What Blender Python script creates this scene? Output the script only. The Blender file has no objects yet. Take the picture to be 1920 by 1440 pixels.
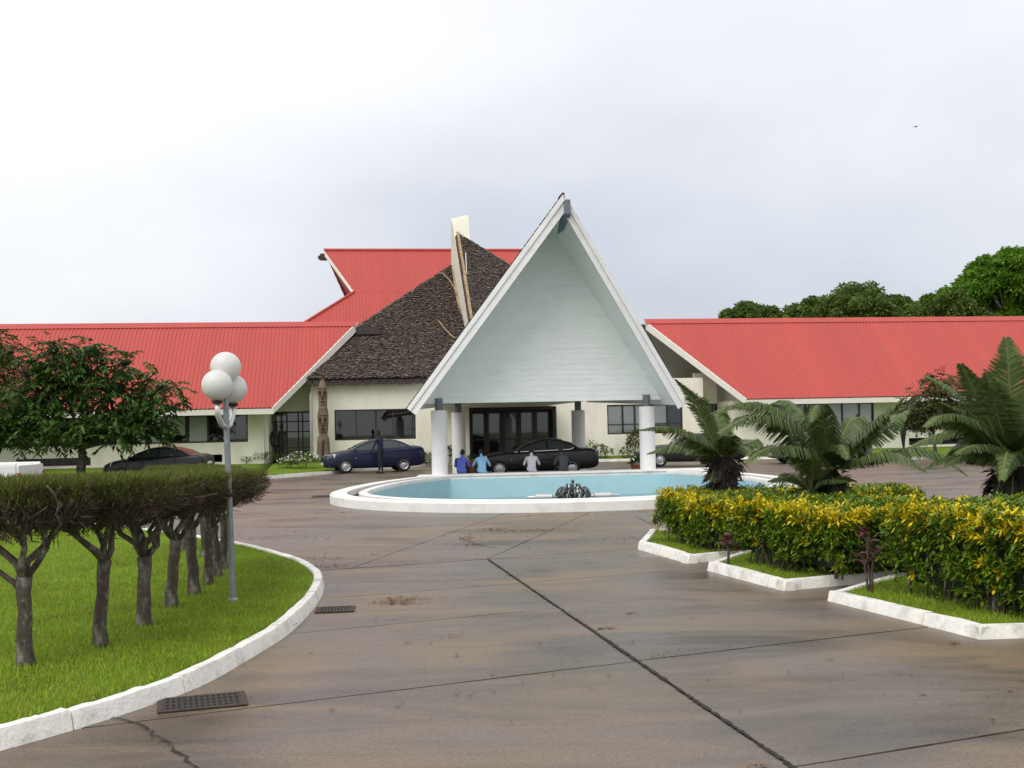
import bpy, bmesh, math, random
import numpy as np
from mathutils import Vector, Matrix

random.seed(7)
rng = np.random.default_rng(11)
scene = bpy.context.scene
COL = scene.collection
R = math.radians

# ---------------------------------------------------------------- camera
FPX, EYE = 2100.0, 1.95
PITCH, ROLL = math.atan(78 / FPX), -0.021
cam_data = bpy.data.cameras.new('camera')
cam = bpy.data.objects.new('camera', cam_data)
COL.objects.link(cam)
cam_data.sensor_width = 36.0
cam_data.lens = 36.0 * FPX / 1920.0
cam_data.clip_start, cam_data.clip_end = 0.1, 6000
CAMR = (Matrix.Rotation(math.pi / 2 + PITCH, 3, 'X') @ Matrix.Rotation(ROLL, 3, 'Z'))
cam.matrix_world = Matrix.Translation((0, 0, EYE)) @ CAMR.to_4x4()
scene.camera = cam

# ---------------------------------------------------------------- overcast sky
SUN_EL, SUN_AZ = R(48), R(212)          # azimuth clockwise from +Y: behind the viewer, to the left
world = bpy.data.worlds.new('World')
scene.world = world
world.use_nodes = True
nt = world.node_tree
nt.nodes.clear()
def wn(t, **kw):
    n = nt.nodes.new(t)
    for k, v in kw.items(): setattr(n, k, v)
    return n
sky = wn('ShaderNodeTexSky', sky_type='NISHITA', sun_disc=False, sun_elevation=SUN_EL, sun_rotation=SUN_AZ)
sky.dust_density, sky.air_density = 3.0, 1.0
tc = wn('ShaderNodeTexCoord')
mp = wn('ShaderNodeMapping'); mp.inputs['Scale'].default_value = (1.0, 1.0, 1.7); mp.inputs['Location'].default_value = (1.08, 0.1, 0.55)
n1 = wn('ShaderNodeTexNoise'); n1.inputs['Scale'].default_value = 1.25; n1.inputs['Detail'].default_value = 6; n1.inputs['Roughness'].default_value = 0.48; n1.inputs['Distortion'].default_value = 0.3
cr = wn('ShaderNodeValToRGB')
cr.color_ramp.elements[0].position, cr.color_ramp.elements[1].position = 0.32, 0.70
cr.color_ramp.elements[0].color = (0.56, 0.595, 0.665, 1)
cr.color_ramp.elements[1].color = (0.95, 0.95, 0.97, 1)
# the cloud sheet is thinner (brighter) towards the zenith than along the horizon
sx = wn('ShaderNodeSeparateXYZ')
mr = wn('ShaderNodeMapRange'); mr.inputs['From Min'].default_value = 0.0; mr.inputs['From Max'].default_value = 0.36
mr.inputs['To Min'].default_value = -0.15; mr.inputs['To Max'].default_value = 0.20
ad = wn('ShaderNodeMath', operation='ADD')
skm = wn('ShaderNodeVectorMath', operation='SCALE'); skm.inputs['Scale'].default_value = 0.10
mx = wn('ShaderNodeMix', data_type='RGBA'); mx.inputs['Factor'].default_value = 0.88
bg = wn('ShaderNodeBackground'); bg.inputs['Strength'].default_value = 1.0
out = wn('ShaderNodeOutputWorld')
L = nt.links.new
L(tc.outputs['Generated'], mp.inputs['Vector']); L(mp.outputs['Vector'], n1.inputs['Vector'])
L(tc.outputs['Generated'], sx.inputs['Vector']); L(sx.outputs['Z'], mr.inputs['Value'])
L(n1.outputs['Fac'], ad.inputs[0]); L(mr.outputs['Result'], ad.inputs[1]); L(ad.outputs[0], cr.inputs['Fac'])
L(sky.outputs['Color'], skm.inputs[0])
L(skm.outputs['Vector'], mx.inputs['A']); L(cr.outputs['Color'], mx.inputs['B'])
L(mx.outputs['Result'], bg.inputs['Color']); L(bg.outputs['Background'], out.inputs['Surface'])

sd = bpy.data.lights.new('sun', 'SUN'); sd.energy = 1.5; sd.angle = R(45); sd.color = (1.0, 0.965, 0.91)
sun = bpy.data.objects.new('sun', sd); COL.objects.link(sun)
sdir = Vector((math.sin(SUN_AZ) * math.cos(SUN_EL), math.cos(SUN_AZ) * math.cos(SUN_EL), math.sin(SUN_EL)))
sun.rotation_euler = (-sdir).to_track_quat('-Z', 'Y').to_euler()
sun.location = sdir * 60

scene.view_settings.view_transform = 'Standard'
scene.view_settings.look = 'None'
scene.view_settings.exposure = 0.25
scene.view_settings.gamma = 1.0
scene.cycles.max_bounces = 7
scene.cycles.transparent_max_bounces = 12
scene.cycles.use_denoising = True

# ---------------------------------------------------------------- survey helpers (photo bearings -> metres)
def ray(px, py):
    return CAMR @ Vector(((px - 960) / FPX, -(py - 720) / FPX, -1.0))
def G(px, py, z=0.0):
    d = ray(px, py); t = (z - EYE) / d.z
    return Vector((0, 0, EYE)) + d * t
def PY(px, py, Y):
    d = ray(px, py)
    return Vector((0, 0, EYE)) + d * (Y / d.y)
BYAW = R(8)
B0 = Vector((-7.06, 57.0, 0))
BU = Vector((math.cos(BYAW), math.sin(BYAW), 0)); BV = Vector((-math.sin(BYAW), math.cos(BYAW), 0))
def PB(px, py, v):                       # bearing met with the plane v metres behind the facade, in facade axes
    d = ray(px, py); o = Vector((0, 0, EYE))
    t = (v - (o - B0).dot(BV)) / d.dot(BV)
    p = o + d * t - B0
    return Vector((p.dot(BU), v, p.z))
def BW(u, v, z): return B0 + BU * u + BV * v + Vector((0, 0, z))

# ---------------------------------------------------------------- object helpers
def tag(o, label=None, cat=None, group=None, kind=None):
    if label: o['label'] = label
    if cat: o['category'] = cat
    if group: o['group'] = group
    if kind: o['kind'] = kind
    return o
def empty(name, loc=(0, 0, 0), rz=0.0, label=None, cat=None, group=None):
    o = bpy.data.objects.new(name, None); COL.objects.link(o)
    o.location = loc; o.rotation_euler = (0, 0, rz); o.empty_display_size = 0.2
    return tag(o, label, cat, group)
def copy_tree(o, parent=None):
    c = o.copy(); COL.objects.link(c); c.parent = parent
    for ch in list(o.children): copy_tree(ch, c)
    return c
class MB:
    def __init__(s): s.v = []; s.f = []; s.m = []
    def add(s, vs, fs, m=0):
        b = len(s.v); s.v += [tuple(x) for x in vs]
        s.f += [tuple(i + b for i in f) for f in fs]; s.m += [m] * len(fs); return s
    def box(s, x0, x1, y0, y1, z0, z1, m=0):
        vs = [(x0,y0,z0),(x1,y0,z0),(x1,y1,z0),(x0,y1,z0),(x0,y0,z1),(x1,y0,z1),(x1,y1,z1),(x0,y1,z1)]
        return s.add(vs, [(0,3,2,1),(4,5,6,7),(0,1,5,4),(1,2,6,5),(2,3,7,6),(3,0,4,7)], m)
    def hexa(s, b4, t4, m=0):
        return s.add(list(b4) + list(t4), [(0,3,2,1),(4,5,6,7),(0,1,5,4),(1,2,6,5),(2,3,7,6),(3,0,4,7)], m)
    def slab(s, poly, off, m=0):        # a polygon thickened by the vector off
        off = Vector(off); n = len(poly)
        vs = [Vector(p) for p in poly] + [Vector(p) + off for p in poly]
        fs = [tuple(range(n)), tuple(range(2 * n - 1, n - 1, -1))]
        fs += [(i, i + n, (i + 1) % n + n, (i + 1) % n) for i in range(n)]
        return s.add(vs, fs, m)
    def bar(s, a, b, w, h, up=(0, 0, 1), m=0):
        a, b = Vector(a), Vector(b); d = (b - a).normalized(); up = Vector(up)
        sd_ = d.cross(up)
        if sd_.length < 1e-4: sd_ = d.cross(Vector((0, 1, 0)))
        sd_.normalize(); u_ = sd_.cross(d)
        q = lambda p: [p + sd_*(-w/2) + u_*(-h/2), p + sd_*(w/2) + u_*(-h/2), p + sd_*(w/2) + u_*(h/2), p + sd_*(-w/2) + u_*(h/2)]
        return s.hexa(q(a), q(b), m)
    def tube(s, pts, rads, n=8, m=0, caps=True):
        pts = [Vector(p) for p in pts]
        if not hasattr(rads, '__len__'): rads = [rads] * len(pts)
        b = len(s.v); N = len(pts); pr = None
        for i, p in enumerate(pts):
            d = (pts[min(i + 1, N - 1)] - pts[max(i - 1, 0)])
            d = d.normalized() if d.length > 1e-9 else Vector((0, 0, 1))
            if pr is None:
                pr = d.orthogonal().normalized()
            else:
                pr = (pr - d * pr.dot(d))
                pr = pr.normalized() if pr.length > 1e-6 else d.orthogonal().normalized()
            bi = d.cross(pr)
            for k in range(n):
                a = 2 * math.pi * k / n
                s.v.append(tuple(p + (pr * math.cos(a) + bi * math.sin(a)) * rads[i]))
        for i in range(N - 1):
            for k in range(n):
                k2 = (k + 1) % n
                s.f.append((b + i*n + k, b + i*n + k2, b + (i+1)*n + k2, b + (i+1)*n + k)); s.m.append(m)
        if caps:
            s.f.append(tuple(b + k for k in reversed(range(n)))); s.m.append(m)
            s.f.append(tuple(b + (N-1)*n + k for k in range(n))); s.m.append(m)
        return s
    def lathe(s, prof, n=24, c=(0, 0, 0), m=0):
        return s.tube2([(c[0], c[1], c[2] + z) for r, z in prof], [r for r, z in prof], n, m)
    def tube2(s, pts, rads, n, m):
        b = len(s.v); N = len(pts)
        for p, r_ in zip(pts, rads):
            for k in range(n):
                a = 2 * math.pi * k / n
                s.v.append((p[0] + r_*math.cos(a), p[1] + r_*math.sin(a), p[2]))
        for i in range(N - 1):
            for k in range(n):
                k2 = (k + 1) % n
                s.f.append((b+i*n+k, b+i*n+k2, b+(i+1)*n+k2, b+(i+1)*n+k)); s.m.append(m)
        s.f.append(tuple(b + k for k in reversed(range(n)))); s.m.append(m)
        s.f.append(tuple(b + (N-1)*n + k for k in range(n))); s.m.append(m)
        return s
    def ball(s, c, r_, seg=16, ring=10, sc=(1, 1, 1), m=0):
        b = len(s.v)
        for i in range(ring + 1):
            t = math.pi * i / ring
            for k in range(seg):
                a = 2 * math.pi * k / seg
                s.v.append((c[0] + r_*sc[0]*math.sin(t)*math.cos(a), c[1] + r_*sc[1]*math.sin(t)*math.sin(a), c[2] - r_*sc[2]*math.cos(t)))
        for i in range(ring):
            for k in range(seg):
                k2 = (k + 1) % seg
                s.f.append((b+i*seg+k, b+i*seg+k2, b+(i+1)*seg+k2, b+(i+1)*seg+k)); s.m.append(m)
        return s
    def xf(s, M, start=0):
        for i in range(start, len(s.v)): s.v[i] = tuple(M @ Vector(s.v[i]))
        return s
    def mesh(s, name, mats, smooth=False):
        me = bpy.data.meshes.new(name); me.from_pydata(s.v, [], s.f)
        if not isinstance(mats, (list, tuple)): mats = [mats]
        for mt in mats: me.materials.append(mt)
        me.polygons.foreach_set('material_index', s.m)
        if smooth: me.polygons.foreach_set('use_smooth', [True] * len(me.polygons))
        me.validate(); me.update(); return me
    def build(s, name, mats, parent=None, smooth=False, bevel=0.0, auto=None):
        o = bpy.data.objects.new(name, s.mesh(name, mats, smooth)); COL.objects.link(o)
        if parent: o.parent = parent
        if bevel:
            md = o.modifiers.new('bevel', 'BEVEL'); md.width = bevel; md.segments = 2; md.limit_method = 'ANGLE'; md.angle_limit = R(40)
        if auto is not None: smooth_by_angle(o.data, auto)
        return o
def smooth_by_angle(me, deg):
    bm = bmesh.new(); bm.from_mesh(me); bmesh.ops.recalc_face_normals(bm, faces=bm.faces)
    for f in bm.faces: f.smooth = True
    for e in bm.edges:
        if len(e.link_faces) == 2 and e.calc_face_angle(0) > R(deg): e.smooth = False
    bm.to_mesh(me); bm.free()
def obj(name, me, parent=None):
    o = bpy.data.objects.new(name, me); COL.objects.link(o)
    if parent: o.parent = parent
    return o
def np_mesh(name, verts, nper, mats, mi=None, smooth=False):
    """verts: (N*nper,3) array, one polygon of nper corners each (leaf / blade soup)"""
    verts = np.asarray(verts, dtype=np.float32).reshape(-1, 3); n = len(verts) // nper
    me = bpy.data.meshes.new(name)
    me.vertices.add(len(verts)); me.vertices.foreach_set('co', verts.ravel())
    me.loops.add(len(verts)); me.loops.foreach_set('vertex_index', np.arange(len(verts), dtype=np.int32))
    me.polygons.add(n); me.polygons.foreach_set('loop_start', np.arange(0, len(verts), nper, dtype=np.int32))
    try: me.polygons.foreach_set('loop_total', np.full(n, nper, dtype=np.int32))
    except Exception: pass
    if not isinstance(mats, (list, tuple)): mats = [mats]
    for mt in mats: me.materials.append(mt)
    if mi is not None: me.polygons.foreach_set('material_index', np.asarray(mi, dtype=np.int32))
    me.update(calc_edges=True)
    return me
def bake(o):
    """apply the object's modifiers into its mesh"""
    bpy.context.view_layer.update()
    dg = bpy.context.evaluated_depsgraph_get()
    me = bpy.data.meshes.new_from_object(o.evaluated_get(dg))
    o.modifiers.clear(); o.data = me
    return o

# ---------------------------------------------------------------- materials
MATS = {}
def lin(r_, g_, b_):
    f = lambda c: (c / 12.92 if c <= 0.04045 else ((c + 0.055) / 1.055) ** 2.4)
    return (f(r_ / 255), f(g_ / 255), f(b_ / 255), 1)
def mat(name, col, rough=0.6, var=0.0, vscale=3.0, metal=0.0, spec=0.5, bump=0.0, bscale=40.0, island=0.0, island_col=None,
        trans=0.0, coat=0.0, stain=None, stain_amt=0.0, stain_scale=1.5, stretch=(1, 1, 1), rvar=0.0, emit=None):
    """Principled material: base colour, broad noise variation, stains with a shape of their own, bump, per-piece variation"""
    m = bpy.data.materials.new(name); m.use_nodes = True; MATS[name] = m
    t = m.node_tree; N = t.nodes; K = t.links.new
    b = N['Principled BSDF']
    c4 = tuple(col[:3]) + (1,)
    b.inputs['Base Color'].default_value = c4
    b.inputs['Roughness'].default_value = rough; b.inputs['Metallic'].default_value = metal
    b.inputs['Specular IOR Level'].default_value = spec
    if coat: b.inputs['Coat Weight'].default_value = coat; b.inputs['Coat Roughness'].default_value = 0.06
    co = N.new('ShaderNodeTexCoord'); mp_ = N.new('ShaderNodeMapping'); mp_.inputs['Scale'].default_value = stretch
    K(co.outputs['Object'], mp_.inputs['Vector'])
    cur = None
    def mixc(fac_socket, a, bcol, fac=None):
        x = N.new('ShaderNodeMix'); x.data_type = 'RGBA'
        if fac_socket is not None: K(fac_socket, x.inputs['Factor'])
        else: x.inputs['Factor'].default_value = fac
        if isinstance(a, tuple): x.inputs['A'].default_value = a
        else: K(a, x.inputs['A'])
        if isinstance(bcol, tuple): x.inputs['B'].default_value = bcol
        else: K(bcol, x.inputs['B'])
        return x.outputs['Result']
    def noise(sc_, det=4, ro=0.55):
        x = N.new('ShaderNodeTexNoise'); x.inputs['Scale'].default_value = sc_; x.inputs['Detail'].default_value = det; x.inputs['Roughness'].default_value = ro
        K(mp_.outputs['Vector'], x.inputs['Vector']); return x.outputs['Fac']
    def ramp(s_, a, b_):
        x = N.new('ShaderNodeMapRange'); x.inputs['From Min'].default_value = a; x.inputs['From Max'].default_value = b_
        K(s_, x.inputs['Value']); return x.outputs['Result']
    cur = c4
    if var:
        lo = tuple(max(0, c * (1 - var)) for c in c4[:3]) + (1,); hi = tuple(min(1, c * (1 + var)) for c in c4[:3]) + (1,)
        cur = mixc(ramp(noise(vscale, 6, 0.65), 0.28, 0.72), lo, hi)
    if island:
        g = N.new('ShaderNodeNewGeometry')
        if island_col is not None:
            f = N.new('ShaderNodeMath'); f.operation = 'MULTIPLY'; f.inputs[1].default_value = island
            K(g.outputs['Random Per Island'], f.inputs[0])
            cur = mixc(f.outputs[0], cur, tuple(island_col[:3]) + (1,))
        h = N.new('ShaderNodeHueSaturation')
        v_ = N.new('ShaderNodeMapRange'); v_.inputs['To Min'].default_value = 1 - island * 0.6; v_.inputs['To Max'].default_value = 1 + island * 0.5
        wnz = N.new('ShaderNodeTexWhiteNoise'); wnz.noise_dimensions = '1D'
        K(g.outputs['Random Per Island'], wnz.inputs['W']); K(wnz.outputs['Value'], v_.inputs['Value']); K(v_.outputs['Result'], h.inputs['Value'])
        if isinstance(cur, tuple): h.inputs['Color'].default_value = cur
        else: K(cur, h.inputs['Color'])
        cur = h.outputs['Color']
    if stain is not None:
        s_ = ramp(noise(stain_scale, 8, 0.7), 0.5, 0.72)
        f = N.new('ShaderNodeMath'); f.operation = 'MULTIPLY'; f.inputs[1].default_value = stain_amt
        K(s_, f.inputs[0]); cur = mixc(f.outputs[0], cur, tuple(stain[:3]) + (1,))
    if not isinstance(cur, tuple): K(cur, b.inputs['Base Color'])
    if rvar:
        x = N.new('ShaderNodeMapRange'); x.inputs['From Min'].default_value = 0.35; x.inputs['From Max'].default_value = 0.65
        x.inputs['To Min'].default_value = max(0.02, rough - rvar); x.inputs['To Max'].default_value = min(1, rough + rvar)
        K(noise(vscale * 0.7, 5, 0.6), x.inputs['Value']); K(x.outputs['Result'], b.inputs['Roughness'])
    if bump:
        bp = N.new('ShaderNodeBump'); bp.inputs['Strength'].default_value = bump; bp.inputs['Distance'].default_value = 0.02
        K(noise(bscale, 5, 0.6), bp.inputs['Height']); K(bp.outputs['Normal'], b.inputs['Normal'])
    if trans:
        o_ = N['Material Output']; tr = N.new('ShaderNodeBsdfTranslucent'); ms = N.new('ShaderNodeMixShader'); ms.inputs['Fac'].default_value = trans
        if isinstance(cur, tuple): tr.inputs['Color'].default_value = cur
        else: K(cur, tr.inputs['Color'])
        K(b.outputs['BSDF'], ms.inputs[1]); K(tr.outputs['BSDF'], ms.inputs[2]); K(ms.outputs['Shader'], o_.inputs['Surface'])
    return m
def glass_mat(name, tint=(0.55, 0.6, 0.58), refl=1.0):
    m = bpy.data.materials.new(name); m.use_nodes = True; t = m.node_tree; N = t.nodes; K = t.links.new; N.clear()
    o_ = N.new('ShaderNodeOutputMaterial'); ms = N.new('ShaderNodeMixShader'); fr = N.new('ShaderNodeFresnel'); fr.inputs['IOR'].default_value = 1.55
    tr = N.new('ShaderNodeBsdfTransparent'); tr.inputs['Color'].default_value = tint + (1,)
    gl = N.new('ShaderNodeBsdfGlossy'); gl.inputs['Roughness'].default_value = 0.02; gl.inputs['Color'].default_value = (refl, refl, refl, 1)
    K(fr.outputs['Fac'], ms.inputs['Fac']); K(tr.outputs['BSDF'], ms.inputs[1]); K(gl.outputs['BSDF'], ms.inputs[2]); K(ms.outputs['Shader'], o_.inputs['Surface'])
    MATS[name] = m; return m

mat('cream', (0.87, 0.84, 0.71), 0.75, var=0.05, vscale=0.8, bump=0.15, bscale=25, stain=(0.42, 0.38, 0.28), stain_amt=0.35, stain_scale=0.9, stretch=(1, 1, 0.35))
mat('white_paint', (0.80, 0.80, 0.79), 0.5, var=0.04, vscale=2, stain=(0.5, 0.48, 0.42), stain_amt=0.3, stain_scale=2.2)
mat('kerb_white', (0.85, 0.83, 0.77), 0.75, var=0.11, vscale=5, bump=0.5, bscale=30, stain=(0.30, 0.27, 0.20), stain_amt=0.65, stain_scale=4.5, stretch=(1, 1, 1))
mat('rim_white', (0.80, 0.79, 0.76), 0.7, var=0.05, vscale=3, bump=0.2, bscale=25, stain=(0.42, 0.38, 0.3), stain_amt=0.5, stain_scale=1.7)
mat('gable_paint', (0.82, 0.86, 0.84), 0.6, var=0.04, vscale=1.2, stain=(0.55, 0.60, 0.57), stain_amt=0.3, stain_scale=2.0, stretch=(1, 1, 4))
mat('red_roof', (0.455, 0.066, 0.050), 0.5, var=0.08, vscale=0.5, spec=0.5, stain=(0.40, 0.070, 0.056), stain_amt=0.6, stain_scale=1.1, stretch=(1.6, 0.12, 0.12))
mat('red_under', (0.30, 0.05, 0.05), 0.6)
mat('thatch', (0.075, 0.055, 0.050), 0.95, var=0.5, vscale=2.5, bump=1.0, bscale=14, spec=0.2)
mat('thatch_leaf', (0.175, 0.138, 0.115), 0.9, island=0.85, island_col=(0.075, 0.058, 0.052), spec=0.2)
mat('thatch_end', (0.36, 0.25, 0.14), 0.9, var=0.4, vscale=6, bump=0.8, bscale=20)
mat('dark_wood', (0.045, 0.03, 0.024), 0.7, var=0.4, vscale=3)
mat('frame_brown', (0.035, 0.025, 0.022), 0.5)
mat('soffit', (0.76, 0.74, 0.66), 0.7, var=0.06, vscale=1)
mat('interior', (0.10, 0.10, 0.095), 0.9)
mat('blind', (0.84, 0.86, 0.80), 0.8, var=0.08, vscale=2)
mat('grey_steel', (0.17, 0.19, 0.20), 0.5, metal=0.3, var=0.1)
mat('galvanised', (0.27, 0.29, 0.31), 0.45, metal=0.5, var=0.25, vscale=18)
mat('beam_grey', (0.14, 0.17, 0.20), 0.6, var=0.3, vscale=6)
mat('globe', (0.82, 0.81, 0.78), 0.35, var=0.03, vscale=4, trans=0.25)
mat('concrete', (0.165, 0.14, 0.122), 0.42)
mat('joint', (0.022, 0.020, 0.014), 0.95, var=0.5, vscale=8)
mat('joint_moss', (0.05, 0.06, 0.02), 0.95, var=0.5, vscale=8)
mat('pale_cement', (0.215, 0.185, 0.15), 0.6, var=0.2, vscale=3)
mat('soil', (0.06, 0.04, 0.03), 0.95, var=0.4, vscale=3, bump=0.6, bscale=30)
mat('lawn', (0.125, 0.20, 0.014), 0.9, var=0.35, vscale=1.2, bump=0.8, bscale=60, spec=0.2)
mat('grass_blade', (0.235, 0.36, 0.020), 0.6, var=0.38, vscale=0.8, stain=(0.30, 0.27, 0.07), stain_amt=0.45, stain_scale=0.9, island=0.5, island_col=(0.38, 0.42, 0.05), trans=0.3, spec=0.3)
mat('far_ground', (0.09, 0.13, 0.03), 0.95, var=0.3, vscale=0.05)
mat('pool_blue', (0.40, 0.65, 0.73), 0.55, var=0.05, vscale=1.5, stain=(0.34, 0.57, 0.62), stain_amt=0.5, stain_scale=0.9)
mat('pool_band', (0.26, 0.44, 0.47), 0.5, var=0.08, vscale=2)
mat('groove', (0.02, 0.014, 0.011), 0.9)
mat('water', (0.10, 0.16, 0.15), 0.04, spec=0.6, bump=0.04, bscale=6)
mat('iron', (0.03, 0.028, 0.026), 0.7, var=0.4, vscale=10)
mat('rust', (0.055, 0.038, 0.028), 0.85, var=0.5, vscale=12)
mat('leaf_litter', (0.14, 0.055, 0.025), 0.9, island=0.7, island_col=(0.20, 0.13, 0.05))
mat('pipe_steel', (0.62, 0.62, 0.61), 0.35, metal=0.5)
mat('nozzle', (0.12, 0.125, 0.125), 0.35, metal=0.8, var=0.4, vscale=10)
mat('bark', (0.085, 0.066, 0.053), 0.95, var=0.55, vscale=11, bump=1.0, bscale=26, stain=(0.36, 0.36, 0.30), stain_amt=0.85, stain_scale=9, stretch=(1, 1, 0.55))
mat('twig', (0.055, 0.042, 0.036), 0.95, island=0.5)
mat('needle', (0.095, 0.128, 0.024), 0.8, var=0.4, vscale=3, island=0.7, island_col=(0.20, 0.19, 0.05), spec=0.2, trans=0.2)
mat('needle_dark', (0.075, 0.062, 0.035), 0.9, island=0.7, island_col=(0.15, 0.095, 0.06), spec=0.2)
mat('leaf_dark', (0.032, 0.075, 0.016), 0.40, spec=0.22, island=0.8, island_col=(0.085, 0.165, 0.025), trans=0.22)
mat('leaf_mango', (0.060, 0.150, 0.010), 0.55, spec=0.22, var=0.35, vscale=0.35, island=0.8, island_col=(0.18, 0.35, 0.02), trans=0.3)
mat('leaf_olive', (0.075, 0.125, 0.028), 0.55, spec=0.22, var=0.35, vscale=0.35, island=0.8, island_col=(0.16, 0.235, 0.04), trans=0.3)
mat('leaf_redgreen', (0.055, 0.105, 0.022), 0.5, spec=0.22, island=0.75, island_col=(0.13, 0.085, 0.03), trans=0.2)
mat('croton_green', (0.06, 0.14, 0.012), 0.40, spec=0.22, island=0.75, island_col=(0.22, 0.30, 0.014), trans=0.18)
mat('croton_yellow', (0.70, 0.53, 0.010), 0.40, spec=0.22, island=0.6, island_col=(0.44, 0.44, 0.012), trans=0.2)
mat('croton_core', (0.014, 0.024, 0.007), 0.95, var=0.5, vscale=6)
mat('cordyline', (0.085, 0.030, 0.030), 0.45, island=0.7, island_col=(0.16, 0.05, 0.03), trans=0.15)
mat('bromeliad', (0.22, 0.085, 0.035), 0.45, island=0.8, island_col=(0.12, 0.14, 0.03), trans=0.15)
mat('cycad', (0.080, 0.125, 0.038), 0.36, spec=0.22, island=0.6, island_col=(0.165, 0.215, 0.075), trans=0.2)
mat('cycad_old', (0.024, 0.026, 0.014), 0.6, island=0.5)
mat('cycad_rib', (0.16, 0.16, 0.045), 0.5)
mat('cycad_trunk', (0.030, 0.022, 0.018), 0.95, island=0.6)
mat('shrub_leaf', (0.09, 0.16, 0.03), 0.5, spec=0.22, island=0.7, island_col=(0.15, 0.21, 0.04), trans=0.2)
mat('flower_white', (0.8, 0.8, 0.76), 0.6)
mat('flower_red', (0.42, 0.06, 0.06), 0.6)
mat('terracotta', (0.32, 0.085, 0.05), 0.8, var=0.15, vscale=4)
mat('totem_wood', (0.17, 0.115, 0.085), 0.9, var=0.55, vscale=4, bump=0.7, bscale=18, stain=(0.28, 0.22, 0.18), stain_amt=0.5, stain_scale=3, stretch=(1, 1, 0.4))
mat('totem_dark', (0.05, 0.033, 0.027), 0.9, var=0.4, vscale=5)
mat('black_wood', (0.010, 0.009, 0.009), 0.6)
for nm, c in dict(blue=(0.008, 0.011, 0.042), black=(0.006, 0.006, 0.007), dark=(0.012, 0.013, 0.018), white=(0.72, 0.72, 0.70), silver=(0.16, 0.17, 0.18), charcoal=(0.018, 0.018, 0.02)).items():
    mat('car_' + nm, c, 0.32, coat=0.25, spec=0.35)
mat('tyre', (0.012, 0.012, 0.012), 0.85)
mat('alloy', (0.55, 0.56, 0.57), 0.35, metal=0.6)
mat('black_trim', (0.012, 0.012, 0.013), 0.55)
mat('chrome', (0.75, 0.75, 0.76), 0.15, metal=1.0)
mat('lamp_clear', (0.75, 0.77, 0.78), 0.12, spec=0.8)
mat('lamp_red', (0.42, 0.012, 0.016), 0.2)
mat('lamp_amber', (0.7, 0.5, 0.3), 0.2)
mat('plate', (0.75, 0.76, 0.74), 0.5)
mat('seat', (0.10, 0.09, 0.085), 0.9)
glass_mat('window_glass', (0.93, 0.95, 0.94))
glass_mat('car_glass', (0.50, 0.60, 0.56))
glass_mat('dark_glass', (0.12, 0.14, 0.14))
mat('skin', (0.055, 0.028, 0.018), 0.5)
mat('hair', (0.008, 0.006, 0.006), 0.8)
for nm, c in dict(royal=(0.075, 0.11, 0.42), sky=(0.22, 0.43, 0.64), greymauve=(0.42, 0.40, 0.45), charcoal=(0.035, 0.04, 0.048), navy=(0.012, 0.016, 0.045), lavender=(0.30, 0.28, 0.42), teal=(0.03, 0.075, 0.085), trouser=(0.012, 0.013, 0.018), white=(0.6, 0.6, 0.6)).items():
    mat('cloth_' + nm, c, 0.9, var=0.12, vscale=9)
mat('fin_cream', (0.70, 0.68, 0.555), 0.75, var=0.06, vscale=0.8, stain=(0.42, 0.40, 0.32), stain_amt=0.4, stain_scale=0.9)
M = MATS

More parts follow.
